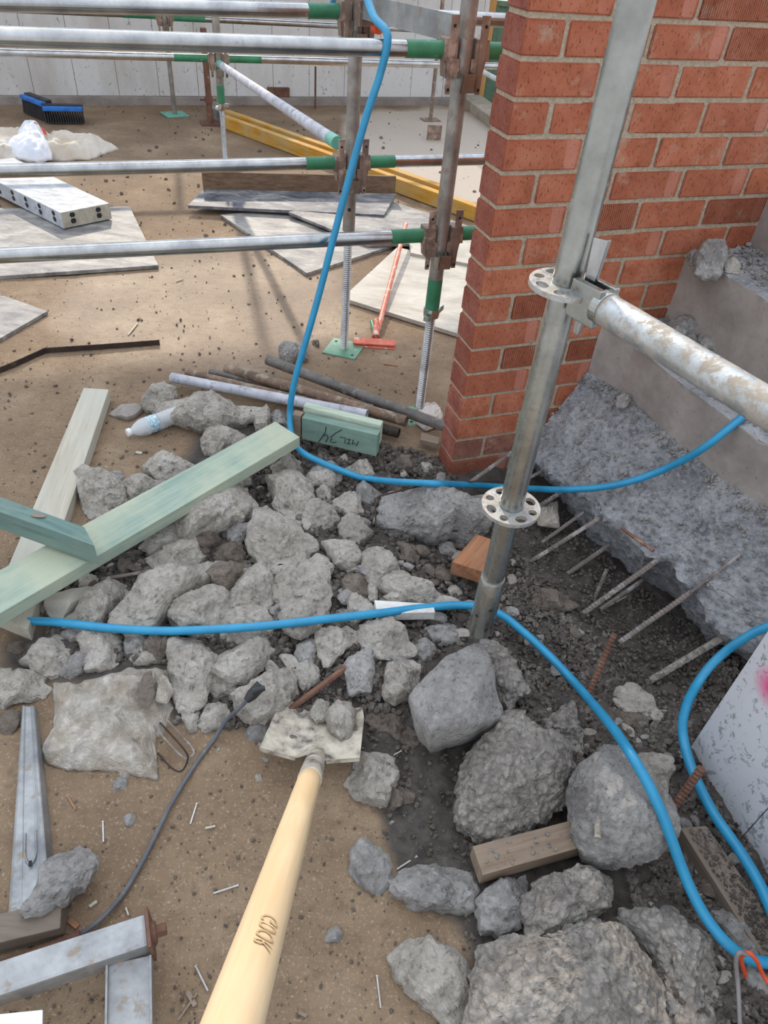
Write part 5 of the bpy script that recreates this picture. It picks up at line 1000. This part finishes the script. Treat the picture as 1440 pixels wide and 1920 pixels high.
# ------------------------------------------------------------------ shovel
S0 = G(594, 1418, .055); S1 = O+ray(432, 1935)*.46; sdv = unit(S1-S0)
tq = next(q for q in np.linspace(.02, .6, 200) if topix(S0+sdv*q)[1] > 1462)
t_ = thing('shovel', S0, 'shovel with dusty steel blade in the rubble and pale round wooden handle', 'shovel')
m = MB(); hp = [S0+sdv*q for q in np.linspace(tq-.02, float(np.linalg.norm(S1-S0))+.16, 12)]; m.tube(hp, [.0218]+[.0218]*2+[.0212]*3+[.0205]*6, 32)
hm = m.build('handle', 'handle', t_, smooth=1, origin=S0+sdv*.04); rot = Vector(sdv).to_track_quat('X', 'Z'); hm.data.transform(rot.to_matrix().to_4x4().inverted()); hm.rotation_mode = 'QUATERNION'; hm.rotation_quaternion = rot
m = MB(); m.tube([S0-sdv*.05-Z*.012, S0-sdv*.005, S0+sdv*tq*.5, S0+sdv*tq, S0+sdv*(tq+.001)], [.010, .0195, .0225, .0232, .0215], 28); m.build('socket', 'shovel', t_, smooth=.9)
# blade: curved pan with folded treads
bc = {}; nu_, nv_ = 29, 22
cTL, cTR, cBL, cBR = G(528, 1318, .03), G(684, 1336, .03), G(487, 1409, .07), G(674, 1428, .07)
tipdir = unit(((cTL+cTR)/2-(cBL+cBR)/2)); Vb = []; Fb = []
def bp(u, v):                                     # u -1..1 across, v 0 (back) .. 1 (tip)
    a = cBL*(1-(u+1)/2)+cBR*(u+1)/2; b_ = cTL*(1-(u+1)/2)+cTR*(u+1)/2; p = a+(b_-a)*v*1.0
    if v > .7: p = p-(np.array([p[0], p[1], 0])-np.array([*( (cTL+cTR)/2)[:2], 0]))*(v-.7)**2*.5*abs(u)
    p = p+Z*(.024*abs(u)**2.2-.008) - Z*.028*max(0, v-.6)
    if v < .35: p = p+Z*.022*math.exp(-(u/.17)**2)*(1-v/.35)**.6
    p = p+sdv*(.020*(1-abs(u))**.8 if v == 0 else 0)*1.
    return p
for s_ in (0, 1):
    for j in range(nv_):
        for i in range(nu_): Vb.append(bp(-1+2*i/(nu_-1), j/(nv_-1)*1.12)-Z*.0022*s_)
nb = nu_*nv_
for j in range(nv_-1):
    for i in range(nu_-1):
        a = j*nu_+i; Fb.append((a, a+1, a+nu_+1, a+nu_)); Fb.append((nb+a, nb+a+nu_, nb+a+nu_+1, nb+a+1))
bd = [j*nu_ for j in range(nv_)][::-1]+list(range(nu_))[1:]+[j*nu_+nu_-1 for j in range(nv_)][1:]
Fb += [(bd[k], bd[k+1], nb+bd[k+1], nb+bd[k]) for k in range(len(bd)-1)]
m = MB(); m.add(Vb, Fb); bl = m.build('blade', 'shovel', t_, smooth=.9)
for u0, u1 in ((-1, -.28), (.34, 1)):
    m = MB(); pa, pb = bp(u0, 0), bp(u1, 0); m.prism([pa+Z*.001, pb+Z*.001, pb-Z*.014+sdv*.004, pa-Z*.014+sdv*.004], -sdv*.003); m.build('tread', 'shovel', bl)
# faint burnt stamp along the handle
def wrap_text(txt, start, size, parent, mat):
    cu = bpy.data.curves.new('stamp', 'FONT'); cu.body = txt; cu.size = size; cu.extrude = 0; to = bpy.data.objects.new('stamp', cu); C.objects.link(to)
    bpy.context.view_layer.update(); me = bpy.data.meshes.new_from_object(to.evaluated_get(bpy.context.evaluated_depsgraph_get())); bpy.data.objects.remove(to)
    vis_ = unit(O-(S0+sdv*start)); vis_ = unit(vis_-sdv*np.dot(vis_, sdv)); sdx = np.cross(sdv, vis_); mm = MB(); vs = []
    for v in me.vertices:
        a = (v.co.y-size*.35)/.0205; vs.append(S0+sdv*(start+v.co.x)+(vis_*math.cos(a-.15)+sdx*math.sin(a-.15))*.0216)
    mm.add(vs, [tuple(p.vertices) for p in me.polygons]); return mm.build('stamp', mat, parent)
tt_ = next(q for q in np.linspace(.2, 1.2, 400) if topix(S0+sdv*q)[1] > 1762)
wrap_text('GDOR', tt_, .022, t_, 'stamp')
# ------------------------------------------------------------------ plastic bag, cable, steel sections
def cloth(name, px, z0, hgt, mat, label, cat, parent=None, fold=.5, seed=1, n=70, dx=0):
    poly = np.array(px, float); ref = z0+hgt*.5; Wp = np.array([G(x, y, ref) for x, y in poly]); cen = Wp.mean(0)
    cl = np.r_[Wp, Wp[:1]]; d = np.r_[0, np.cumsum(np.linalg.norm(np.diff(cl, axis=0), axis=1))]; t = np.linspace(0, d[-1], n+1)[:-1]
    E = np.stack([np.interp(t, d, cl[:, k]) for k in (0, 1)], -1)-cen[:2]; sz = d[-1]/6; Rn = 26; V_ = [np.array([[0, 0, hgt]])]
    for r in np.linspace(0, 1, Rn+1)[1:]:
        xy = E*r; q = np.c_[xy, np.full(len(xy), seed*3.1)]
        z = hgt*(1-r**3.5)*(.75+.25*fbm(q, 2/sz, 2, seed))+fold*sz*.16*(1-np.abs(fbm(q, 3/sz, 3, seed+2))*2.2)*(1-r**6)+fold*.012*sz/.1*fbm(q, 12/sz, 3, seed+5)
        V_.append(np.c_[xy, z])
    for u in (.3, .6, 1.): V_.append(np.c_[E*(1-.06*u), V_[Rn][:, 2]*(1-u)-.004*u])
    Vv = np.concatenate(V_)+np.array([cen[0], cen[1], z0]); nr = len(V_)-1; k = np.arange(n); k2 = (k+1) % n
    tri = [np.stack([k*0, 1+k, 1+k2], -1)]
    for i in range(nr-1): a = 1+i*n; b_ = a+n; tri += [np.stack([a+k, b_+k, b_+k2], -1), np.stack([a+k, b_+k2, a+k2], -1)]
    o = rawmesh(name, Vv, np.concatenate(tri), mat, parent, origin=(cen[0], cen[1], z0), smooth=True)
    if label: tag(o, label, cat)
    return o
t_ = thing('plastic_bag', G(200, 1350, .01), 'torn dusty clear plastic bag holding grey rubble at the left of the heap', 'bag')
cloth('film', [(92, 1266), (135, 1273), (190, 1254), (250, 1236), (325, 1244), (322, 1285), (331, 1312), (308, 1365), (291, 1372), (294, 1451), (240, 1440), (180, 1432), (122, 1432), (78, 1418), (71, 1390), (92, 1350), (94, 1310)], .005, .065, 'bag', None, None, t_, .55, 3, 110)
cloth('flap', [(286, 1256), (312, 1262), (326, 1290), (312, 1315), (290, 1310), (296, 1285)], .055, .025, 'bag', None, None, t_, 1.1, 8, 40)
rock('contents', [(120, 1310), (190, 1290), (270, 1290), (280, 1340), (262, 1400), (180, 1400), (120, 1390)], 'crumb', .16, .0, parent=t_, mat='conc_cool')
m = MB(); hp_ = [G(x, y, .075) for x, y in ((270, 1262), (285, 1258), (290, 1300), (278, 1330), (262, 1322), (255, 1300))]; m.prism(hp_, Z*.001); m.build('torn_opening', 'dirt_stone', t_)
hose('power_cable', [G(488, 1285, .13), G(472, 1302, .13), G(452, 1325, .10), G(425, 1350, .05), G(400, 1388, .02), G(370, 1428, .012), G(340, 1475, .01), G(312, 1525, .01), G(285, 1580, .01), G(262, 1625, .01), G(228, 1680, .012), G(190, 1723, .015), G(150, 1752, .01), G(110, 1775, .005)], .0048, 'cable', 'grey cable winding from a lump across the sand to the steel sections', 'cable', 120, 10)
ca = [o for o in C.objects if o.name.startswith('power_cable')][-1]
m = MB(); m.tube([G(462, 1314, .118), G(472, 1303, .126), G(490, 1284, .138)], [.008, .0135, .0135], 14); m.tube([G(474, 1296, .145), G(497, 1290, .148)], [.010, .006], 10); m.build('plug', 'black', ca, smooth=.8)
# tapered galvanised channel
A0, A1, B0, B1 = G(41, 1322, .03), G(66, 1322, .03), G(12, 1745, .045), G(103, 1735, .045)
t_ = thing('steel_channel', G(55, 1500, 0), 'long tapered galvanised steel section on the sand at the left edge', 'steel section')
m = MB(); sd1 = unit(A1-A0); nA = 8; sec = []
def chsec(a, b_, h):
    x = unit(b_-a); w = np.linalg.norm(b_-a)
    return [a-Z*h, a-Z*.004, a+x*w*.08, a+x*w*.30-Z*.004, a+x*w*.62-Z*.004, a+x*w*.78, a+x*w*.93-Z*.004, b_+x*w*.05-Z*h]
R0_, R1_ = chsec(A0, A1, .028), chsec(B0, B1, .043); n = 8
m.add(R0_+R1_, [(i, (i+1) % n, n+(i+1) % n, n+i) for i in range(n)]+[tuple(range(n))[::-1], tuple(range(n, 2*n))]); m.build('channel', 'galv_flat', t_, bevel=.002)
sl_ = G(56, 1618, .046); dv = unit(B0-A0+B1-A1); ds = np.cross(Z, dv)
m = MB(); m.tube(smooth_path([sl_-dv*.07-ds*.010-Z*.007, sl_-dv*.02-ds*.010-Z*.007, sl_-Z*.006, sl_-dv*.02+ds*.010-Z*.007, sl_-dv*.07+ds*.010-Z*.007], 30), .0022, 8); m.build('slot', 'galv_flat', t_, smooth=1)
m = MB(); m.prism([sl_+dv*a*.006+ds*b_*.003-Z*.0035 for a, b_ in ((-1, -1), (-1, 1), (1, 1), (1, -1))], Z*.001); m.build('slot_hole', 'hole', t_)
# dusty black hollow section
m = MB(); m.bar(G(-60, 1765, .035), G(120, 1722, .035), .052, .05); tag(m.build('steel_section', 'dustwood', None, bevel=.004, origin=G(30, 1745, 0)), 'dusty black box section end at the lower left beneath the grey slab', 'steel section')
# galvanised frame corner
t_ = thing('frame_corner', G(150, 1830, 0), 'galvanised box section frame corner with a rusty bolt at the bottom left', 'steel frame')
p0, p1 = G(-60, 1865, .085), G(278, 1752, .085); dfr = unit(p1-p0); sfr = unit(np.cross(Z, dfr))
m = MB(); m.bar(p0, p1, .055, .05); m.build('box_section', 'galv_flat', t_, bevel=.006, origin=p0)
m = MB(); m.box(p1+dfr*.004, (.006, .07, .075), (dfr, sfr, Z)); ep = m.build('end_plate', 'rust', t_, bevel=.001)
m = MB(); m.tube([p1+dfr*.005, p1+dfr*.014], .019, 20); m.tube([p1+dfr*.012, p1+dfr*.032], .0115, 6); m.build('bolt', 'rust', t_, smooth=.5)
q0 = G(243, 1800, .075); q1 = G(243, 2050, .03); dq = unit(q1-q0); sq = unit(np.cross(Z, dq))
m = MB(); m.bar(q0, q1, .074, .004); m.bar(q0+sq*.037+Z*.002, q1+sq*.037+Z*.002, .004, .018); m.bar(q0-sq*.037+Z*.002, q1-sq*.037+Z*.002, .004, .018); m.build('leg_channel', 'galv_flat', t_, bevel=.001)
plate_px('plastic_offcut', [(-60, 1925), (-20, 1903), (80, 1893), (78, 1990), (-60, 1990)], .10, .004, 'capwhite', 'white strip of packaging just inside the bottom left corner', 'offcut')
# ------------------------------------------------------------------ pins, chips of wood, strip, bottle, scraper, rag
for (a, b_, lab) in (((193, 1541), (194, 1579), 'bright steel pin upright in the picture left of the cable'), ((369, 1507), (357, 1545), 'bright steel pin right of the cable'), ((446, 1660), (400, 1675), 'steel pin left of the shovel handle middle'),
    ((367, 1812), (390, 1858), 'steel pin left of the lower shovel handle'), ((707, 1830), (714, 1890), 'steel pin near the bottom right of the handle'), ((781, 1606), (744, 1630), 'steel pin between the two grey lumps on the sand'), ((752, 1408), (738, 1416), 'short steel pin above the five sided lump')):
    p0, p1 = GT(*a, .004), GT(*b_, .004); m = MB(); m.tube([p0, p1], .0019, 8); dd_ = unit(p1-p0); m.tube([p0-dd_*.001, p0+dd_*.001], .0032, 8); tag(m.build('nail', 'zinc_nail', None, smooth=.6, origin=p0), lab, 'nail')
for (a, b_, w_, lab) in (((370, 1862), (334, 1913), .003, 'thin brown twig at the bottom beside the shovel handle'), ((126, 1492), (142, 1518), .003, 'thin twig on the sand right of the tapered section'), ((385, 1553), (404, 1549), .004, 'small wood splinter right of the cable'), ((146, 1672), (160, 1668), .010, 'rusty wood chip beside the grey angular slab'), ((130, 1725), (146, 1738), .010, 'splintered tan wood chip between the black section and the cable'), ((168, 1700), (182, 1690), .006, 'tan wood sliver beside the cable bend'), ((352, 1860), (366, 1886), .008, 'small tan wood chip by the twig at the bottom'), ((236, 1702), (241, 1716), .003, 'tiny tan splinter above the frame corner'),
    ((720, 682), (745, 686), .008, 'reddish wood chip in front of the scraper'), ((240, 628), (258, 606), .006, 'pale wood splinter on the damp ground'), ((575, 1905), (560, 1898), .006, 'small brown stick at the bottom edge'), ((1135, 1140), (1175, 1118), .002, 'thin pale wire end in the hollow'), ((330, 528), (343, 523), .005, 'pale splinter near the large worn board'), ((255, 848), (266, 850), .010, 'pale chip in front of the bottle shadow')):
    p0, p1 = GT(*a, .004), GT(*b_, .004); m = MB(); m.bar(p0, p1, w_, .004); tag(m.build('wood_splinter', 'yellow' if False else 'redwood' if 'red' in lab else 'brownwood' if 'brown' in lab or 'twig' in lab else 'pale', None, origin=p0), lab, 'splinter')
sp = [G(-40, 710, .012), G(30, 682, .012), G(85, 657, .012), G(180, 651, .012), G(299, 642, .012)]
m = MB()
for a, b_ in zip(sp[:-1], sp[1:]): m.bar(a, b_+(b_-a)*.003, .004, .024)
tag(m.build('steel_strip', 'dark_steel', None, origin=sp[2]), 'bent dark flat strip lying on edge across the ground at left', 'strip')
def lathe(mb, p0, p1, prof, seg=32, mi=0):
    d = np.array(p1)-np.array(p0); mb.tube([np.array(p0)+d*t for t, r in prof], [r for t, r in prof], seg, caps=True, mi=mi)
c0_, c1_ = G(238, 812, .030), G(337, 776, .034); t_ = thing('water_bottle', c0_, 'clear plastic bottle with white cap lying on the sand', 'bottle')
bd_ = unit(c1_-c0_); Lb = np.linalg.norm(c1_-c0_)
prof = [(.06, .011), (.09, .012), (.10, .013), (.16, .022), (.26, .031), (.33, .033), (.36, .0325), (.37, .0315), (.55, .0315), (.56, .0325)]+[(.58+.033*i, .0325 if i % 2 else .0295) for i in range(12)]+[(.985, .030), (1., .024)]
m = MB(); lathe(m, c0_, c1_, prof); m.build('body', 'clear', t_, smooth=1)
m = MB(); lathe(m, c0_, c1_, [(.375, .0322), (.55, .0322)]); lb_ = m.build('label', 'label', t_, smooth=.8)
m = MB(); lathe(m, c0_, c1_, [(0, .0135), (.005, .0145), (.065, .0145), (.07, .0135)], 20); m.build('cap', 'capwhite', t_, smooth=.7)
h0, h1 = G(752, 455, .10), G(705, 632, .02); t_ = thing('floor_scraper', h1, 'orange red long handled scraper lying over the pale form board', 'scraper')
m = MB(); m.tube([h0+(h0-h1)*.25, h0, h1], .0125, 16); m.build('handle', 'redtool', t_, smooth=1)
hc = G(703, 641, .02); hd = unit(G(742, 647, .02)-G(664, 637, .02)); hf_ = unit(np.cross(hd, Z)); hf_ = hf_ if hf_@(O-hc) > 0 else -hf_
m = MB(); m.prism([G(664, 632, .03), G(742, 637, .03), G(740, 648, .02), G(662, 643, .02)], -Z*.006); m.build('head', 'redtool', t_, bevel=.001)
m = MB(); m.prism([G(661, 640, .018), G(741, 646, .018), G(740, 655, .004), G(664, 650, .004)], -Z*.002); m.build('blade', 'redtool', t_)
m = MB(); m.tube([G(706, 600, .05), h1], [.012, .018], 14); m.build('socket', 'redtool', t_, smooth=1)
hose('hose_offcut', [G(697, 603, .018), G(700, 615, .015), G(704, 632, .012)], .010, 'green', 'short green tube beside the scraper socket', 'offcut', 12, 12)
cloth('rag', [(780, 762), (800, 752), (822, 752), (832, 770), (828, 790), (800, 800), (778, 784)], .01, .045, 'rag', 'crumpled whitish rag at the foot of the right jack', 'rag', None, 1.2, 12, 50)
hose('orange_cord', [G(1398, 1830, .04), G(1390, 1797, .10), G(1402, 1786, .13), G(1418, 1800, .12), G(1432, 1830, .08), G(1455, 1862, .07)], .004, 'orange', 'orange cord tied round the hose at the lower right corner', 'cord', 50, 10)
hose('tie_band', [G(1400, 1790, .135), G(1386, 1786, .14), G(1380, 1805, .12), G(1384, 1850, .08), G(1388, 1940, .05)], .0042, 'clearband', 'dull grey tie band hanging from the hose at the lower right', 'band', 40, 10)
cloth('plastic_scrap', [(1005, 950), (1048, 935), (1052, 985), (1010, 980)], .0, .03, 'bag', 'scrap of clear plastic behind the lower rosette in the hollow', 'plastic', None, 1, 21, 36)
# ------------------------------------------------------------------ near white panel wall
WA = G(1295, 1400, 0.); wdir = unit(G(1440, 1640, 0.)-WA); wr = np.cross(Z, wdir); wr = wr if wr[0] > 0 else -wr
m = MB(); m.bar(WA+wr*.07+Z*.43, WA+wdir*1.6+wr*.07+Z*.43, .11, 1.06); wlr = m.build('wall_front', 'formed', None, origin=WA); tag(wlr, 'white splashed formwork wall at the right edge', kind='structure')
sd_ = (PL(1395, 1565, WA, wr)-WA)@wdir
pk = PL(1446, 1290, WA, wr)
MATS['whitewall_near'] = splatter('splashed_white_panel_pink', (206, 206, 208), (190, 190, 194), (138, 138, 140), .61, (tuple(pk), .055))
for a, b_ in ((0, sd_-.0015), (sd_+.0015, sd_+.45), (sd_+.453, 1.6)):
    m = MB(); m.bar(WA+wdir*a+wr*.008+Z*.47, WA+wdir*b_+wr*.008+Z*.47, .016, 1.0); m.build('panel', 'whitewall_near', wlr, bevel=.002)
# ------------------------------------------------------------------ far white wall, kerb, post, fence
BA = G(0, 194); bw = unit(G(700, 195)-BA)
bn = np.array([bw[1], -bw[0], 0]); Lw = (G(880, 188)-BA)@bw
m = MB(); m.bar(BA-bw*2.4-bn*.08+Z*.55, BA+bw*Lw-bn*.08+Z*.55, .14, 1.14); wb = m.build('wall_back', 'formed_pale', None, origin=BA); tag(wb, 'long white panelled wall with splashes behind the scaffold', kind='structure')
s_ = -2.4; pw = .335
while s_ < Lw-.05:
    e_ = min(s_+pw, Lw); m = MB(); m.bar(BA+bw*(s_+.002)-bn*.006+Z*.60, BA+bw*(e_-.002)-bn*.006+Z*.60, .012, 1.08); m.build('panel', 'whitewall', wb, bevel=.001); s_ = e_
m = MB(); m.bar(BA-bw*2.4+bn*.03+Z*.025, BA+bw*Lw+bn*.03+Z*.025, .05, .07); o = m.build('baseboard_back', 'formed', None, bevel=.006, origin=BA); tag(o, 'grey concrete plinth along the foot of the white wall', kind='structure')
for (x, y, h, lab) in ((591, 203, .33, 'rusty stake standing by the white wall, the left one'), (776, 193, .33, 'rusty stake standing by the white wall, the right one')):
    g = G(x, y); m = MB(); m.tube([g, g+Z*h], .009, 10); tag(m.build('rusty_stake', 'rust', None, smooth=.8, origin=g), lab, 'stake')
g = G(522, 195); m = MB(); m.box(g+Z*.07, (.20, .07, .13), (bw, bn, Z)); tag(m.build('wood_block', 'rust', None, bevel=.004, origin=g), 'brown block standing against the far white wall', 'timber')
m = MB(); m.bar(G(746, 190, .03), G(825, 188, .03), .03, .03); tag(m.build('timber_batten', 'rust', None, origin=G(780, 190)), 'thin brown batten at the foot of the far wall beside the right stake', 'timber')
g = G(893, 190); m = MB(); m.box(g+Z*.85, (.10, .09, 1.7), (bw, bn, Z)); tag(m.build('timber_post', 'post', None, bevel=.003, origin=g), 'orange brown timber post at the end of the white wall', 'post')
fa = G(880, 184); fe = fa+unit([.95, -.05, 0])*2.6; fd = unit(fe-fa); fnn = np.array([fd[1], -fd[0], 0]); t_ = thing('fence_panel', fa, 'green corrugated metal fence beyond the timber post', 'fence')
prof = []; s_ = 0; k = 0
while s_ < 2.6: prof.append(fa+fd*s_+fnn*(.0 if k % 4 in (0, 1) else .03)); s_ += (.075 if k % 2 == 0 else .02); k += 1
m = MB(); n = len(prof); m.add([p+Z*-.05 for p in prof]+[p+Z*.80 for p in prof], [(i, i+1, n+i+1, n+i) for i in range(n-1)]); m.build('sheet', 'fence', t_)
m = MB(); m.bar(fa+Z*.82+fnn*.015, fe+Z*.82+fnn*.015, .05, .04); m.build('rail', 'fence', t_)
g0, g1_ = V(893, 128, G(880, 205)), V(930, 148, G(905, 215)); m = MB(); m.tube([g0-(g1_-g0)*.3, g1_+(g1_-g0)*2], .022, 12); tag(m.build('white_rail', 'white_edge', None, smooth=1, origin=g0), 'sloping white rail in front of the green fence', 'rail')
k0, k1 = G(862, 196), G(932, 250); m = MB(); m.bar(k0+Z*.04+wd*.1, k1+(k1-k0)*.8+Z*.04+wd*.1, .22, .10); o = m.build('kerb', 'kerb', None, bevel=.01, origin=k0); tag(o, 'low dusty concrete kerb leading to the timber post', 'kerb')
g = G(813, 262); m = MB(); m.box(g+Z*.05, (.12, .02, .12), (unit([1, .2, 0]), unit([-.2, 1, 0]), Z)); tag(m.build('steel_bracket', 'steel_brown', None, bevel=.002, origin=g), 'small brown steel plate standing behind the weathered standard', 'bracket')
# broom
t_ = thing('broom_head', G(120, 232), 'blue and black broom head lying by the far white wall', 'broom')
for (xa, ya_, xb, yb_, zt) in ((52, 212, 92, 228, .10), (86, 231, 160, 232, .085)):
    p0, p1 = G(xa, ya_, .0), G(xb, yb_, .0); d_ = unit(p1-p0); n_ = np.array([d_[1], -d_[0], 0])
    m = MB(); m.bar(p0+Z*(zt+.02), p1+Z*(zt+.02), .07, .03); m.build('stock', 'bluebroom', t_, bevel=.008)
    m = MB(); m.bar(p0+Z*(zt+.02)-n_*.03, p1+Z*(zt+.02)-n_*.03, .05, .05); m.build('backing', 'black', t_, bevel=.006)
    m = MB(); L_ = np.linalg.norm(p1-p0); nb_ = int(L_/.017)
    for i in range(nb_):
        for r_i in (-1, 0, 1): c_ = p0+d_*(i+.5)*L_/nb_+n_*r_i*.022; m.tube([c_+Z*zt, c_+Z*.008+n_*r_i*.008], [.0045, .0075], 6)
    o = m.build('bristles', 'black', t_); o['kind'] = 'stuff'
# rubble bag by the left edge
t_ = thing('rubble_sack', G(60, 270), 'crumpled cream sack with a white and red printed flap at the left edge', 'sack')
cloth('sack_body', [(-60, 248), (20, 246), (60, 240), (100, 256), (135, 250), (190, 254), (222, 263), (190, 274), (165, 283), (120, 284), (82, 284), (50, 292), (0, 290), (-60, 300)], .0, .12, 'tarp', None, None, t_, .42, 31, 110)
cloth('white_flap', [(6, 262), (36, 240), (62, 226), (78, 236), (94, 262), (94, 276), (66, 282), (30, 276)], .04, .15, 'tarp_white', None, None, t_, .5, 33, 60)
fo = [V(x, y, G(66, 283)) for x, y in ((45, 244), (56, 231), (66, 229), (84, 243), (92, 258), (68, 266), (67, 262), (84, 255), (76, 243), (64, 237))]
m = MB(); m.prism(fo, unit(O-fo[0])*.004); m.build('red_print', 'redprint', t_)
# unseen deck added above the frame, placed to shade the near ground
t_ = thing('shade_deck', (-1.2, 5.9, 3.35), 'unseen timber deck added above the frame to shade the near ground', 'scaffold')
dk0 = np.array([-3.6, 4.2, 3.35])
for i in range(11):
    a = dk0-wn*.232*i; m = MB(); m.bar(a, a+wd*6.4, .226, .038); m.build('shade_board', 'brownwood', t_)
